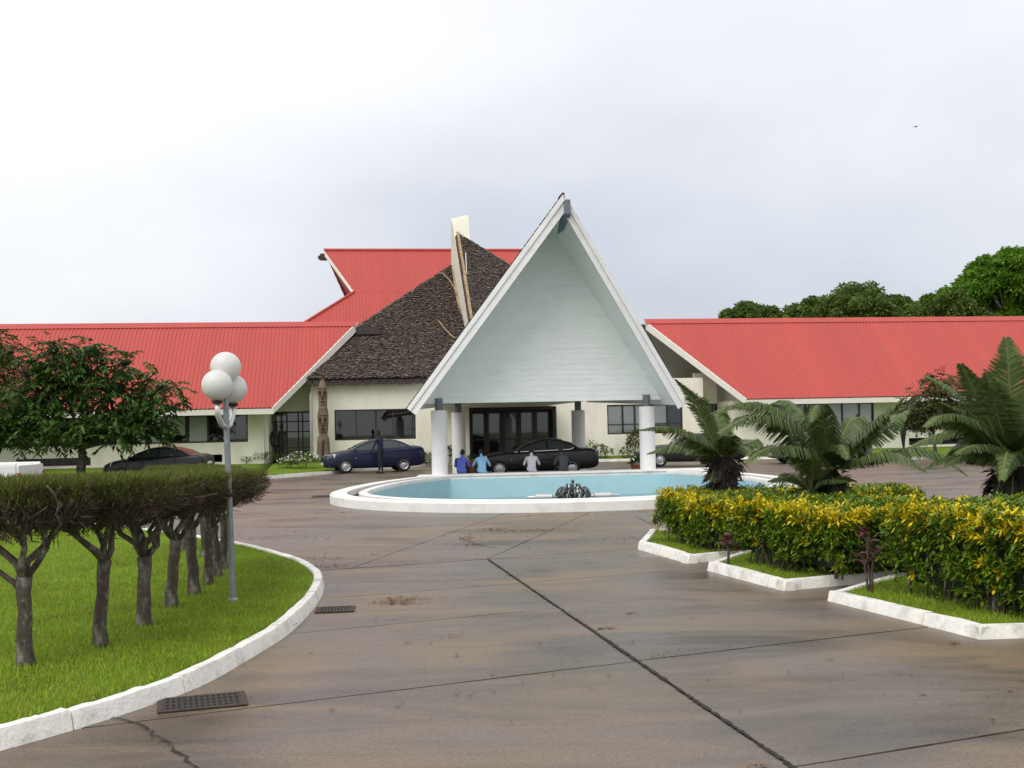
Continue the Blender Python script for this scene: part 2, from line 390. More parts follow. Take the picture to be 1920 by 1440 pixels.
def concrete_nodes(m):
    """damp, weathered driveway concrete: warm and cool patches, darker damp areas that are also glossier, fine grit"""
    t = m.node_tree; N = t.nodes; K = t.links.new; b = N['Principled BSDF']
    co = N.new('ShaderNodeNewGeometry')
    def noise(sc, det, ro, st=(1, 1, 1), dist=0.0):
        mp_ = N.new('ShaderNodeMapping'); mp_.inputs['Scale'].default_value = st; K(co.outputs['Position'], mp_.inputs['Vector'])
        x = N.new('ShaderNodeTexNoise'); x.inputs['Scale'].default_value = sc; x.inputs['Detail'].default_value = det; x.inputs['Roughness'].default_value = ro; x.inputs['Distortion'].default_value = dist
        K(mp_.outputs['Vector'], x.inputs['Vector']); return x.outputs['Fac']
    def rng_(s_, a, b_, c=0.0, d=1.0):
        x = N.new('ShaderNodeMapRange'); x.inputs['From Min'].default_value = a; x.inputs['From Max'].default_value = b_; x.inputs['To Min'].default_value = c; x.inputs['To Max'].default_value = d
        K(s_, x.inputs['Value']); return x.outputs['Result']
    def mixc(f, a, b_, mode='MIX'):
        x = N.new('ShaderNodeMix'); x.data_type = 'RGBA'; x.blend_type = mode; K(f, x.inputs['Factor'])
        for s_, n_ in ((a, 'A'), (b_, 'B')):
            if isinstance(s_, tuple): x.inputs[n_].default_value = s_ + (1,)
            else: K(s_, x.inputs[n_])
        return x.outputs['Result']
    warm = rng_(noise(0.33, 3, 0.5, (1, 1, 1), 0.5), 0.38, 0.62)
    c = mixc(warm, (0.162, 0.132, 0.110), (0.205, 0.145, 0.080))
    damp = rng_(noise(0.55, 6, 0.62, (0.55, 1.5, 1), 0.7), 0.44, 0.66)
    c = mixc(damp, c, (0.060, 0.046, 0.035))
    streak = rng_(noise(1.6, 7, 0.7, (0.35, 2.4, 1), 0.4), 0.5, 0.75, 0, 0.55); c = mixc(streak, c, (0.060, 0.045, 0.033))
    pale = rng_(noise(0.9, 6, 0.7, (0.6, 1.6, 1)), 0.58, 0.76, 0, 0.6); c = mixc(pale, c, (0.235, 0.19, 0.135))
    grit = rng_(noise(38, 4, 0.8), 0.32, 0.68, 0.0, 1.0); g2_ = N.new('ShaderNodeMix'); g2_.data_type = 'RGBA'; g2_.blend_type = 'MULTIPLY'; g2_.inputs['Factor'].default_value = 0.75
    gr = N.new('ShaderNodeValToRGB'); gr.color_ramp.elements[0].color = (0.45, 0.45, 0.45, 1); gr.color_ramp.elements[1].color = (1.35, 1.35, 1.35, 1); K(grit, gr.inputs['Fac'])
    K(c, g2_.inputs['A']); K(gr.outputs['Color'], g2_.inputs['B']); K(g2_.outputs['Result'], b.inputs['Base Color'])
    K(rng_(damp, 0, 1, 0.46, 0.22), b.inputs['Roughness'])
    bp = N.new('ShaderNodeBump'); bp.inputs['Strength'].default_value = 0.35; bp.inputs['Distance'].default_value = 0.012
    ad_ = N.new('ShaderNodeMath'); ad_.operation = 'ADD'; K(noise(40, 4, 0.65), ad_.inputs[0]); K(noise(4, 4, 0.6), ad_.inputs[1]); K(ad_.outputs[0], bp.inputs['Height']); K(bp.outputs['Normal'], b.inputs['Normal'])
concrete_nodes(M['concrete'])
# ================================================================ the setting: ground, driveway, lawns, kerbs, pool
def sheet(name, poly, z, m, parent=None, holes=None):
    from mathutils.geometry import tessellate_polygon
    me = bpy.data.meshes.new(name); bm = bmesh.new()
    vs = [bm.verts.new((p[0], p[1], z if len(p) < 3 else p[2])) for p in poly]
    for t in tessellate_polygon([[Vector((p[0], p[1], 0)) for p in poly]]):
        try: bm.faces.new([vs[i] for i in t])
        except ValueError: pass
    bmesh.ops.recalc_face_normals(bm, faces=bm.faces)
    if sum(f.normal.z for f in bm.faces) < 0: bmesh.ops.reverse_faces(bm, faces=bm.faces)
    bm.to_mesh(me); bm.free(); me.materials.append(m)
    return obj(name, me, parent)

g = sheet('ground', [(-3000, -300), (3000, -300), (3000, 4000), (-3000, 4000)], -0.75, M['far_ground']); tag(g, kind='structure')

def smooth_poly(pts, n=8, closed=False):
    P = [Vector((p[0], p[1], 0)) for p in pts]; out_ = []; N = len(P)
    rng_ = range(N if closed else N - 1)
    for i in rng_:
        p0, p1, p2, p3 = (P[(i + k) % N] if closed else P[max(0, min(N - 1, i + k))] for k in (-1, 0, 1, 2))
        for k in range(n):
            t = k / n
            out_.append(0.5 * ((2*p1) + (p2 - p0)*t + (2*p0 - 5*p1 + 4*p2 - p3)*t*t + (3*p1 - p0 - 3*p2 + p3)*t**3))
    if not closed: out_.append(P[-1])
    return [(p.x, p.y) for p in out_]
def offset_line(pts, d):
    out_ = []
    for i, p in enumerate(pts):
        a = Vector(pts[max(0, i - 1)]); b = Vector(pts[min(len(pts) - 1, i + 1)]); t = (b - a)
        if t.length < 1e-6: t = Vector((1, 0))
        t = t.normalized(); out_.append((p[0] - t.y * d, p[1] + t.x * d))
    return out_
def inset_poly(poly, d):
    P = [Vector(p) for p in poly]; n = len(P); out_ = []
    if sum(P[i].x * P[(i+1) % n].y - P[(i+1) % n].x * P[i].y for i in range(n)) < 0: P.reverse()
    for i in range(n):
        e1, e2 = (P[i] - P[i-1]).normalized(), (P[(i+1) % n] - P[i]).normalized(); n1, n2 = Vector((-e1.y, e1.x)), Vector((-e2.y, e2.x))
        out_.append(tuple(P[i] + (n1 + n2) * (d / max(0.35, 1 + n1.dot(n2)))))
    return out_
def kerb_run(name, line, width, h, m, parent=None, joint=1.1, z0=-0.02, wob=0.008):
    """painted concrete kerb units laid along a line (the line is the road-side foot); each unit a piece of its own"""
    root = parent
    inner = offset_line(line, width); ftop = offset_line(line, 0.035)
    units = []; cur = [0]; acc = 0
    for i in range(1, len(line)):
        acc += (Vector(line[i]) - Vector(line[i-1])).length; cur.append(i)
        if acc >= joint and i < len(line) - 1: units.append(cur); cur = [i]; acc = 0
    if len(cur) > 1: units.append(cur)
    for un in units:
        mb = MB(); rows = []; dz = random.uniform(-wob, wob); n = len(un)
        for j, i in enumerate(un):
            sh = 0.006 if j == 0 else (-0.006 if j == n - 1 else 0)
            t = (Vector(line[un[min(j+1, n-1)]]) - Vector(line[un[max(j-1, 0)]])).normalized() * sh
            jz = random.uniform(-0.004, 0.004) + dz
            o_, f_, in_ = Vector(line[i]) + t, Vector(ftop[i]) + t, Vector(inner[i]) + t
            fm = o_.lerp(f_, 0.75); it = in_.lerp(f_, 0.12)
            rows.append([(o_.x, o_.y, z0), (fm.x, fm.y, h*0.82 + jz), (f_.x + 0, f_.y, h + jz), (it.x, it.y, h + jz + random.uniform(-0.006, 0.006)), (in_.x, in_.y, h - 0.02 + jz), (in_.x, in_.y, z0)])
        vs = [p for r_ in rows for p in r_]; fs = []
        for j in range(n - 1):
            for k in range(6):
                k2 = (k + 1) % 6; fs.append((j*6+k, (j+1)*6+k, (j+1)*6+k2, j*6+k2))
        fs.append(tuple(range(6))); fs.append(tuple((n-1)*6 + k for k in reversed(range(6))))
        mb.add(vs, fs); o = mb.build('kerb_stone', m, root); smooth_by_angle(o.data, 50)

PA, PF, PBK, YB = 6.6, 6.45, 12.2, 8.9
def pool_ring(off, n=96):
    """outline offset inwards by off; straight chord at the back"""
    pts = []
    a, bf, bb, yb = PA - off, PF - off, PBK - off, YB - off * 0.75
    skew = 0.085
    for k in range(n * 4):
        t = 2 * math.pi * k / (n * 4); x = a * math.cos(t); y = math.sin(t) * (bb if math.sin(t) > 0 else bf)
        if y > yb: y = yb
        pts.append((x, y + x * skew))
    return pts
def arc(d0, d1, inset=0.35, n=14):
    out_ = []; N = 384; pts = pool_ring(inset)
    for k in range(n + 1):
        d = d0 + (d1 - d0) * k / n; p = pts[int(round((d % 360) / 360 * N)) % N]; out_.append(Vector((1.6 + p[0], 31.5 + p[1])))
    return out_
# ---- driveway: dark bedding sheet (open where the pool is) with concrete slabs proud of the joints
drive = empty('driveway'); tag(drive, kind='structure')
sheet('bedding', [(-60, 1), (1.6, 1)] + arc(-90, -270, 0.3, 60) + [(1.6, 60), (-60, 60)], -0.03, M['joint'], drive)
sheet('bedding', [(60, 1), (1.6, 1)] + arc(-90, 90, 0.3, 60) + [(1.6, 60), (60, 60)], -0.03, M['joint'], drive)
AX = Vector((-0.188, 0.982)).normalized()       # direction of the long joint
def on_axis(s, off):                            # s metres along the joint from (1.55, 6.27), off metres to its right
    p = Vector((1.55, 6.27)) + AX * s + Vector((AX.y, -AX.x)) * off
    return p
cross = [(-5.5, 0.0), (-2.45, 0.05), (0.1, 0.06), (3.05, 0.095), (5.85, 0.10), (7.85, 0.06), (10.45, 0.05)]
def cp(i, off):                                  # point on the i-th cross joint
    s, k = cross[i]; jog = 0.12 if (off > 0 and i == 3) else 0
    return on_axis(s - jog + off * 0.19 + off * (k - 0.05), off)
def slab_piece(poly, gap=0.006, thick=0.045, z=0.0):
    c = Vector((sum(p[0] for p in poly) / len(poly), sum(p[1] for p in poly) / len(poly)))
    n = len(poly); P = [Vector(p) for p in poly]; ins = []
    area = sum(P[i].x * P[(i+1) % n].y - P[(i+1) % n].x * P[i].y for i in range(n))
    if area < 0: P.reverse()
    for i in range(n):
        a, b, d = P[i-1], P[i], P[(i+1) % n]
        e1, e2 = (b - a).normalized(), (d - b).normalized()
        n1, n2 = Vector((-e1.y, e1.x)), Vector((-e2.y, e2.x))
        k = max(0.3, 1 + n1.dot(n2))
        ins.append(b + (n1 + n2) * (gap / k))
    # subdivide edges and jitter them slightly: worn arrises
    out_ = []
    for i in range(n):
        a, b = ins[i], ins[(i+1) % n]; Ln = (b - a).length; k = max(1, min(24, int(Ln / 0.22)))
        e = (b - a).normalized(); nn = Vector((-e.y, e.x))
        for j in range(k):
            out_.append(a.lerp(b, j / k) + nn * random.uniform(-0.002, 0.009) * (1 if 0 < j else 0))
    mb = MB(); top = [(p.x, p.y, z) for p in out_]; bot = [(p.x, p.y, z - thick) for p in out_]; m_ = len(out_)
    mb.add(top + bot, [tuple(range(m_))] + [(i, i + m_, (i+1) % m_ + m_, (i+1) % m_) for i in range(m_)])
    return mb.build('concrete_slab', M['concrete'], drive)
offs = [-7.2, 0.0, 6.8, 10.2]
for i in range(len(cross) - 1):
    for j in range(len(offs) - 1):
        a, b = offs[j], offs[j + 1]
        slab_piece([cp(i, a), cp(i, b), cp(i+1, b), cp(i+1, a)], gap=0.009, z=random.uniform(-0.004, 0.003))
# fore-court around the pool: bigger radial panels
J = cp(6, -2.0)
C6 = [cp(6, o) for o in (0, 3.4, 6.8, 10.2)]
V2 = lambda x, y: Vector((x, y))
slab_piece([J, C6[0]] + arc(-88, -106))
slab_piece([cp(6, -7.2), J] + arc(-106, -165) + [V2(-14, 31), V2(-15, 18)])
slab_piece([C6[0], C6[1]] + arc(-62, -88))
slab_piece([C6[1], C6[2], C6[3], V2(16, 22), V2(15, 31)] + arc(-5, -62))
slab_piece([V2(-14, 31)] + arc(-165, -235) + [V2(-8, 58.5), V2(-30, 58), V2(-34, 33)])
slab_piece(arc(125, 62) + [V2(8, 59.2), V2(-8, 58.5)])
slab_piece(arc(62, -5) + [V2(15, 31), V2(40, 33), V2(40, 59.5), V2(8, 59.2)])
slab_piece([Vector((-15, 18)), Vector((-14, 31)), Vector((-34, 33)), Vector((-40, 18))])
slab_piece([Vector((16, 22)), Vector((40, 22)), Vector((40, 33)), Vector((15, 31))])
slab_piece([cp(0, 10.2), Vector((40, 3)), Vector((40, 22)), Vector((16, 22)), cp(6, 10.2)])
slab_piece([cp(0, -7.2), cp(6, -7.2), Vector((-15, 18)), Vector((-40, 18)), Vector((-40, 2))])

# cracks and old cement repairs on the slabs
def crack(pts, w=0.014, m='joint', z=0.0065, jit=0.03):
    P = [Vector(p) for p in pts]; fine = []
    for i in range(len(P) - 1):
        k = max(2, int((P[i+1] - P[i]).length / 0.045))
        for j in range(k): fine.append(P[i].lerp(P[i+1], j / k) + Vector((random.gauss(0, jit), random.gauss(0, jit * 0.6))) * (0.5 if j else 0.2))
    fine.append(P[-1]); mb = MB(); vs = []
    for i, p in enumerate(fine):
        t = (fine[min(i+1, len(fine)-1)] - fine[max(i-1, 0)]).normalized(); n_ = Vector((-t.y, t.x)); ww = w * random.uniform(0.25, 1.25) * 0.5
        vs += [(p.x + n_.x*ww, p.y + n_.y*ww, z), (p.x - n_.x*ww, p.y - n_.y*ww, z)]
    mb.add(vs, [(2*i, 2*i+1, 2*i+3, 2*i+2) for i in range(len(fine)-1)])
    return mb.build('crack', M[m], drive)
crack([on_axis(-6, 0), on_axis(0, 0), on_axis(10.4, 0)], 0.036, jit=0.005)
def g2(px, py): p = G(px, py); return Vector((p.x, p.y))
crack([g2(205, 1345), g2(262, 1358), g2(300, 1385), g2(322, 1400), g2(372, 1442), g2(400, 1480)], 0.02)
crack([g2(610, 1092), g2(800, 1090), g2(980, 1086)], 0.012)
crack([g2(860, 1008), g2(905, 1025), g2(930, 1027)], 0.02)
crack([g2(1190, 968), g2(1225, 985)], 0.02)
def patch(pts, m, z=0.0055):
    c = [g2(*p) for p in pts]; out_ = []
    for i in range(len(c)):
        a_, b_ = c[i], c[(i+1) % len(c)]; k = max(2, int((b_ - a_).length / 0.05))
        for j in range(k): out_.append(a_.lerp(b_, j / k) + Vector((random.gauss(0, .018), random.gauss(0, .012))))
    return sheet('cement_patch', [tuple(p) for p in out_], z, M[m], drive)
# leaf litter lying on the concrete, in drifts
lv = []
def litter(px, py, n, sx_, sy_, s=0.02):
    c = g2(px, py)
    for _ in range(n):
        x, y = c.x + random.gauss(0, sx_), c.y + random.gauss(0, sy_); a = random.uniform(0, 6.28); L_ = s * random.uniform(0.6, 1.8); w_ = L_ * random.uniform(0.25, 0.6)
        for dx, dy in ((-L_, 0), (0, -w_), (L_, 0), (0, w_)):
            lv.append((x + dx*math.cos(a) - dy*math.sin(a), y + dx*math.sin(a) + dy*math.cos(a), 0.008 + random.uniform(0, 0.012)))
for px, py, n, sx_, sy_ in [(980, 996, 110, .35, .12), (925, 993, 60, .2, .1), (1030, 994, 60, .25, .1), (875, 1010, 70, .12, .4), (900, 1022, 60, .2, .12), (750, 1125, 90, .18, .1), (740, 1132, 60, .12, .06), (610, 962, 60, .3, .1),
        (608, 1048, 80, .3, .15), (625, 1062, 60, .2, .1), (530, 1010, 60, .5, .2), (700, 1040, 12, .1, .1), (560, 1000, 30, .4, .2), (1130, 1180, 10, .1, .02), (1150, 1179, 10, .06, .03), (840, 1194, 8, .12, .02), (1180, 1152, 10, .05, .02), (1060, 966, 90, 1.2, .12),
        (1180, 1010, 60, .3, .2), (1195, 960, 90, .6, .1), (545, 893, 160, .3, .15), (1790, 1207, 12, .05, .03), (880, 1300, 6, .1, .05), (1250, 1230, 10, .1, .05), (1420, 1440, 12, .05, .04), (1700, 1300, 20, 1.0, .5), (1000, 1250, 40, 1.5, 1.5), (800, 1040, 60, 2, 2), (1700, 930, 120, 1.5, .6), (1600, 960, 50, .8, .3)]:
    litter(px, py, n, sx_, sy_)
for _ in range(70):
    px, py = random.choice(((250, 1160), (120, 1270), (420, 1190), (330, 1090), (100, 1330), (200, 1090))); k = len(lv); litter(px + random.gauss(0, 70), py + random.gauss(0, 25), 2, .03, .03, .016); lv[k:] = [(x, y, z + .135) for x, y, z in lv[k:]]
tag(obj('leaf_litter', np_mesh('leaf_litter', lv, 4, M['leaf_litter'])), 'scattered brown fallen leaves lying on the concrete driveway', 'leaf litter', kind='stuff')

# ---- left island lawn
near = [(-7.5, 2.6), (-5.6, 4.1), (-4.3, 5.3)] + [tuple(g2(*p)) for p in [(0, 1408), (120, 1374), (260, 1330), (380, 1285), (470, 1235), (540, 1190), (588, 1142), (608, 1106), (600, 1083), (560, 1060), (470, 1034), (383, 1018), (298, 1005), (242, 998), (169, 990), (60, 984)]] + [(-13, 23.6), (-20, 24.5)]
near = smooth_poly(near, 7)
lawn = sheet('lawn', offset_line(near, 0.12) + [(-20, 2.6)], 0.105, M['lawn']); tag(lawn, kind='structure')
kr = empty('kerb', (0, 0, 0)); tag(kr, kind='structure')
kerb_run('kerb', near, 0.135, 0.125, M['kerb_white'], kr, joint=1.0)

def in_poly(pts, poly):
    x, y = pts[:, 0], pts[:, 1]; ins = np.zeros(len(pts), bool); n = len(poly)
    for i in range(n):
        x1, y1 = poly[i]; x2, y2 = poly[(i+1) % n]
        c = ((y1 > y) != (y2 > y)) & (x < (x2 - x1) * (y - y1) / ((y2 - y1) + 1e-12) + x1); ins ^= c
    return ins
def grass(name, poly, z, n, h, w, m, dens_near=True, zf=None):
    P = np.array(poly); lo, hi = P.min(0), P.max(0); out_ = []
    got = 0
    while got < n:
        q = rng.uniform(lo, hi, (n * 2, 2)); q = q[in_poly(q, poly)]
        if dens_near:
            d = np.hypot(q[:, 0], q[:, 1]); q = q[rng.random(len(q)) < np.clip(7.0 / d, 0, 1) ** 1.2]
        px = q[:, 0] / np.maximum(q[:, 1], 0.5)
        q = q[(np.abs(px) < 0.52) | ((np.abs(px) < 1.1) & (rng.random(len(q)) < 0.6))]
        out_.append(q); got += len(q)
        if len(q) == 0: break
    q = np.concatenate(out_)[:n]; N = len(q)
    a = rng.uniform(0, 6.283, N); hh = h * rng.uniform(0.5, 1.4, N); lean = rng.uniform(0.1, 0.9, N) * hh
    b = rng.uniform(0, 6.283, N); ww = w * rng.uniform(0.6, 1.3, N)
    zz = np.full(N, z) if zf is None else zf(q[:, 0], q[:, 1])
    base = np.stack([q[:, 0], q[:, 1], zz - 0.005], 1); dx = np.stack([np.cos(a) * ww, np.sin(a) * ww, np.zeros(N)], 1)
    tip = base + np.stack([np.cos(b) * lean, np.sin(b) * lean, hh], 1)
    v = np.stack([base - dx, base + dx, tip], 1).reshape(-1, 3)
    return obj(name, np_mesh(name, v, 3, m))
tag(grass('grass', offset_line(near, 0.17) + [(-20, 2.6)], 0.105, 200000, 0.042, 0.005, M['grass_blade']), 'short mown green grass on the island lawn', 'grass', kind='stuff')

# ---- lawn in front of the building, rising gently to the walls
klL = [(-45, 42.5)] + [tuple(G(*p, 0.1).xy) for p in [(300, 905), (480, 895), (600, 886), (700, 877), (770, 872), (840, 868)]] + [tuple(BW(5.2, -1.0, 0).xy)]
klL = smooth_poly(klL, 5)
klR = [tuple(BW(10.2, -1.0, 0).xy), tuple(BW(12, -1.1, 0).xy), tuple(BW(16, -1.4, 0).xy), tuple(BW(20, -3.5, 0).xy), (16.5, 54), (20, 50.5), (26, 48), (45, 46)]
klR = smooth_poly(klR, 5)
for nm, kl in (('left', klL), ('right', klR)):
    mb = MB(); inn = offset_line(kl, 0.14); n = len(inn); back = []
    for p in inn:
        q = Vector((p[0], p[1], 0)) - B0; u_ = q.dot(BU); b_ = BW(u_, 0.6, 0); back.append((b_.x, b_.y))
    vs = []; 
    for k, (a, b) in enumerate(zip(inn, back)):
        for j in range(5):
            t = j / 4; zz = 0.10 + 0.26 * (t * t * (3 - 2*t)); vs.append((a[0] + (b[0]-a[0])*t, a[1] + (b[1]-a[1])*t, zz))
    fs = [(k*5+j, (k+1)*5+j, (k+1)*5+j+1, k*5+j+1) for k in range(n-1) for j in range(4)]
    mb.add(vs, fs); o = mb.build('front_lawn', M['lawn'], smooth=True); tag(o, kind='structure')
    kk = empty('kerb'); tag(kk, kind='structure'); kerb_run('kerb', kl, 0.14, 0.13, M['kerb_white'], kk, joint=2.0)
def lawn_z(x, y):
    return np.full(len(x), 0.2)

# ---- stepped planting bed on the right
bed = [(1195, 1030), (1290, 1057), (1395, 1046), (1325, 1070), (1470, 1109), (1690, 1088), (1550, 1127), (1837, 1200), (1935, 1190)]
bedw = [g2(*p) for p in bed]
far_b = [Vector((5.0, 9.9)), Vector((5.3, 8.6)), Vector((9.5, 8.6)), Vector((11.5, 12)), Vector((9.8, 16.5)), Vector((7.2, 19.6)), Vector((4.6, 20.3)), Vector((2.3, 19.4))]
bl_ = bedw[:8] + far_b
sheet_b = sheet('planting_bed', inset_poly(bl_, 0.09), 0.085, M['lawn']); tag(sheet_b, kind='structure')
kb = empty('kerb'); tag(kb, kind='structure')
def dense(a, b, st=0.35):
    a, b = Vector(a), Vector(b); k = max(2, int((b - a).length / st)); return [tuple(a.lerp(b, i / k)) for i in range(k + 1)]
for i in range(8):
    if i in (2, 5): continue          # the notch sides are hidden gaps of the bed edge
    a, b = bl_[i], bl_[i + 1]; kerb_run('kerb', dense(a, b), 0.15, 0.115, M['kerb_white'], kb, joint=1.2)
for i in (2, 5): kerb_run('kerb', dense(bl_[i], bl_[i+1]), 0.12, 0.105, M['kerb_white'], kb, joint=1.5)
for i in range(8, len(bl_)): kerb_run('kerb', dense(bl_[i], bl_[(i+1) % len(bl_)]), 0.15, 0.115, M['kerb_white'], kb, joint=1.5)
tag(grass('bed_grass', inset_poly(bl_, 0.16), 0.085, 70000, 0.045, 0.005, M['grass_blade']), 'low green grass along the edge of the stepped planting bed', 'grass', kind='stuff')

# ---- drain grates
def grate(c, ang, lx, ly, label, nb=14):
    r_ = empty('drain_grate', (c[0], c[1], 0), ang, label, 'drain grate', 'drain grates set in the driveway')
    MB().box(-lx/2, lx/2, -ly/2, ly/2, 0.0035, 0.0045).build('pit', M['joint'], r_)
    f = MB()
    for s in (-1, 1): f.box(-lx/2, lx/2, s*(ly/2-0.02)-0.02, s*(ly/2-0.02)+0.02, 0.004, 0.012); f.box(s*(lx/2-0.02)-0.02, s*(lx/2-0.02)+0.02, -ly/2+0.04, ly/2-0.04, 0.004, 0.012)
    for k in (1, 2, 3): f.box(-lx/2+0.04, lx/2-0.04, -ly/2 + ly*k/4 - 0.012, -ly/2 + ly*k/4 + 0.012, 0.004, 0.010)
    f.build('frame', M['rust'], r_)
    me = None
    for k in range(nb):
        x = -lx/2 + 0.05 + (lx - 0.1) * k / (nb - 1)
        if me is None: me = MB().box(-0.009, 0.009, -ly/2+0.04, ly/2-0.04, 0.004, 0.011).mesh('bar', M['iron'])
        b = obj('bar', me, r_); b.location.x = x
def mid(*ps): return sum((g2(*p) for p in ps), Vector((0, 0))) / len(ps)
grate(mid((272, 1332), (370, 1334), (440, 1303), (345, 1300)) + Vector((0.09, -0.02)), 0.30, 0.62, 0.42, 'black iron drain grate beside the near bend of the white kerb')
grate(mid((597, 1150), (655, 1148), (660, 1138), (603, 1138)), 0.1, 0.42, 0.36, 'drain grate full of fallen leaves at the tip of the island lawn', 10)
grate(mid((592, 935), (617, 933), (618, 927), (592, 929)), 0.1, 0.6, 0.8, 'small rusty drain grate beside the left end of the pool', 10)

# ---- fountain pool
pool = empty('fountain_pool', (1.6, 31.5, 0), 0, 'white rimmed fountain pool with pale blue inner walls in front of the portico', 'pool')
def ring_wall(mb, prof):
    """prof: list of (inset, z, mat): consecutive rings are bridged"""
    b = None; n = None
    for off, z, m in prof:
        pts = pool_ring(off); n = len(pts); s = len(mb.v); mb.v += [(p[0], p[1], z) for p in pts]
        if b is not None:
            for k in range(n):
                k2 = (k + 1) % n; mb.f.append((b + k, b + k2, s + k2, s + k)); mb.m.append(m)
        b = s
mb = MB(); ring_wall(mb, [(0, -0.03, 0), (0.0, 0.21, 0), (0.03, 0.24, 0), (0.44, 0.24, 0), (0.44, 0.08, 0)]); o = mb.build('outer_rim', M['rim_white'], pool); smooth_by_angle(o.data, 35)
mb = MB(); ring_wall(mb, [(0.44, 0.085, 0), (0.76, 0.08, 0)]); mb.build('gutter', M['groove'], pool)
mb = MB(); ring_wall(mb, [(0.76, 0.08, 0), (0.76, 0.225, 0), (0.78, 0.24, 0), (0.98, 0.24, 0), (1.0, 0.21, 0), (1.0, 0.12, 0)]); o = mb.build('inner_rim', M['rim_white'], pool); smooth_by_angle(o.data, 35)
mb = MB(); ring_wall(mb, [(1.005, 0.12, 0), (1.005, -0.70, 0)]); mb.build('pool_wall', M['pool_blue'], pool)
pts = pool_ring(0.99); sheet('pool_floor', pts, -0.70, M['pool_band'], pool)
sheet('water', pool_ring(1.0), -0.56, M['water'], pool)
# straight bench of the back rim, a little wider, where people sit
mb = MB(); z0 = 0.262
xa, xb = -5.0, 5.6
mb.hexa([(xa, YB-0.78+xa*0.085, 0.20), (xb, YB-0.78+xb*0.085, 0.20), (xb, YB+0.42+xb*0.085, -0.02), (xa, YB+0.42+xa*0.085, -0.02)], [(xa, YB-0.78+xa*0.085, z0), (xb, YB-0.78+xb*0.085, z0), (xb, YB+0.42+xb*0.085, z0), (xa, YB+0.42+xa*0.085, z0)])
mb.build('bench_rim', M['rim_white'], pool, bevel=0.02)
# fountain head: cluster of nozzles between two horizontal rollers
fc = G(1075, 945, -0.5); fh = empty('fountain', (fc.x, fc.y, -0.62), R(4), 'dark metal fountain nozzle cluster with two pale rollers standing in the pool', 'fountain')
mb = MB(); mb.lathe([(0.42, 0), (0.44, 0.06), (0.30, 0.10), (0.26, 0.30)], 20); mb.build('base', M['nozzle'], fh)
mb = MB()
for k in range(16):
    a = 2 * math.pi * k / 16; x, y = math.cos(a), math.sin(a)
    mb.tube([(0.2*x, 0.2*y, 0.12), (0.42*x, 0.42*y, 0.22), (0.53*x, 0.53*y, 0.40), (0.45*x, 0.45*y, 0.56), (0.36*x, 0.36*y, 0.60)], [0.035, 0.035, 0.04, 0.045, 0.055], 6)
mb.build('pipe_ring', M['nozzle'], fh, smooth=True)
for k in range(12):
    a = 2 * math.pi * (k + .5) / 12; b = MB().ball((0, 0, 0), 0.075, 10, 7).tube([(0, 0, 0.05), (0, 0, 0.16)], [0.03, 0.02], 6).build('nozzle', M['nozzle'] if k % 3 else M['pipe_steel'], fh, smooth=True); b.location = (0.36*math.cos(a), 0.36*math.sin(a), 0.46 + 0.05 * (k % 2))
for k in range(7):
    a = 2 * math.pi * k / 7; b = MB().tube([(0, 0, 0), (0, 0, 0.22)], [0.02, 0.02], 6).ball((0, 0, 0.24), 0.03, 8, 6).build('nozzle', M['nozzle'], fh); b.location = (0.2*math.cos(a), 0.2*math.sin(a), 0.48)
MB().tube([(0, 0, 0.2), (0, 0, 0.78)], [0.06, 0.03], 8).ball((0, 0, 0.82), 0.055, 10, 8).build('spout', M['nozzle'], fh, smooth=True)
for s in (-1, 1):
    MB().tube([(s*0.42, 0, 0.36), (s*0.62, 0, 0.36), (s*0.64, 0, 0.36), (s*0.66, 0, 0.36), (s*1.16, 0, 0.36), (s*1.18, 0, 0.36), (s*1.2, 0, 0.36), (s*1.42, 0, 0.36)], [0.045, 0.045, 0.06, 0.10, 0.10, 0.06, 0.045, 0.04], 12).build('roller', M['pipe_steel'], fh, auto=40)
    MB().box(s*0.9-0.04, s*0.9+0.04, -0.05, 0.05, 0, 0.27).build('roller_foot', M['nozzle'], fh)
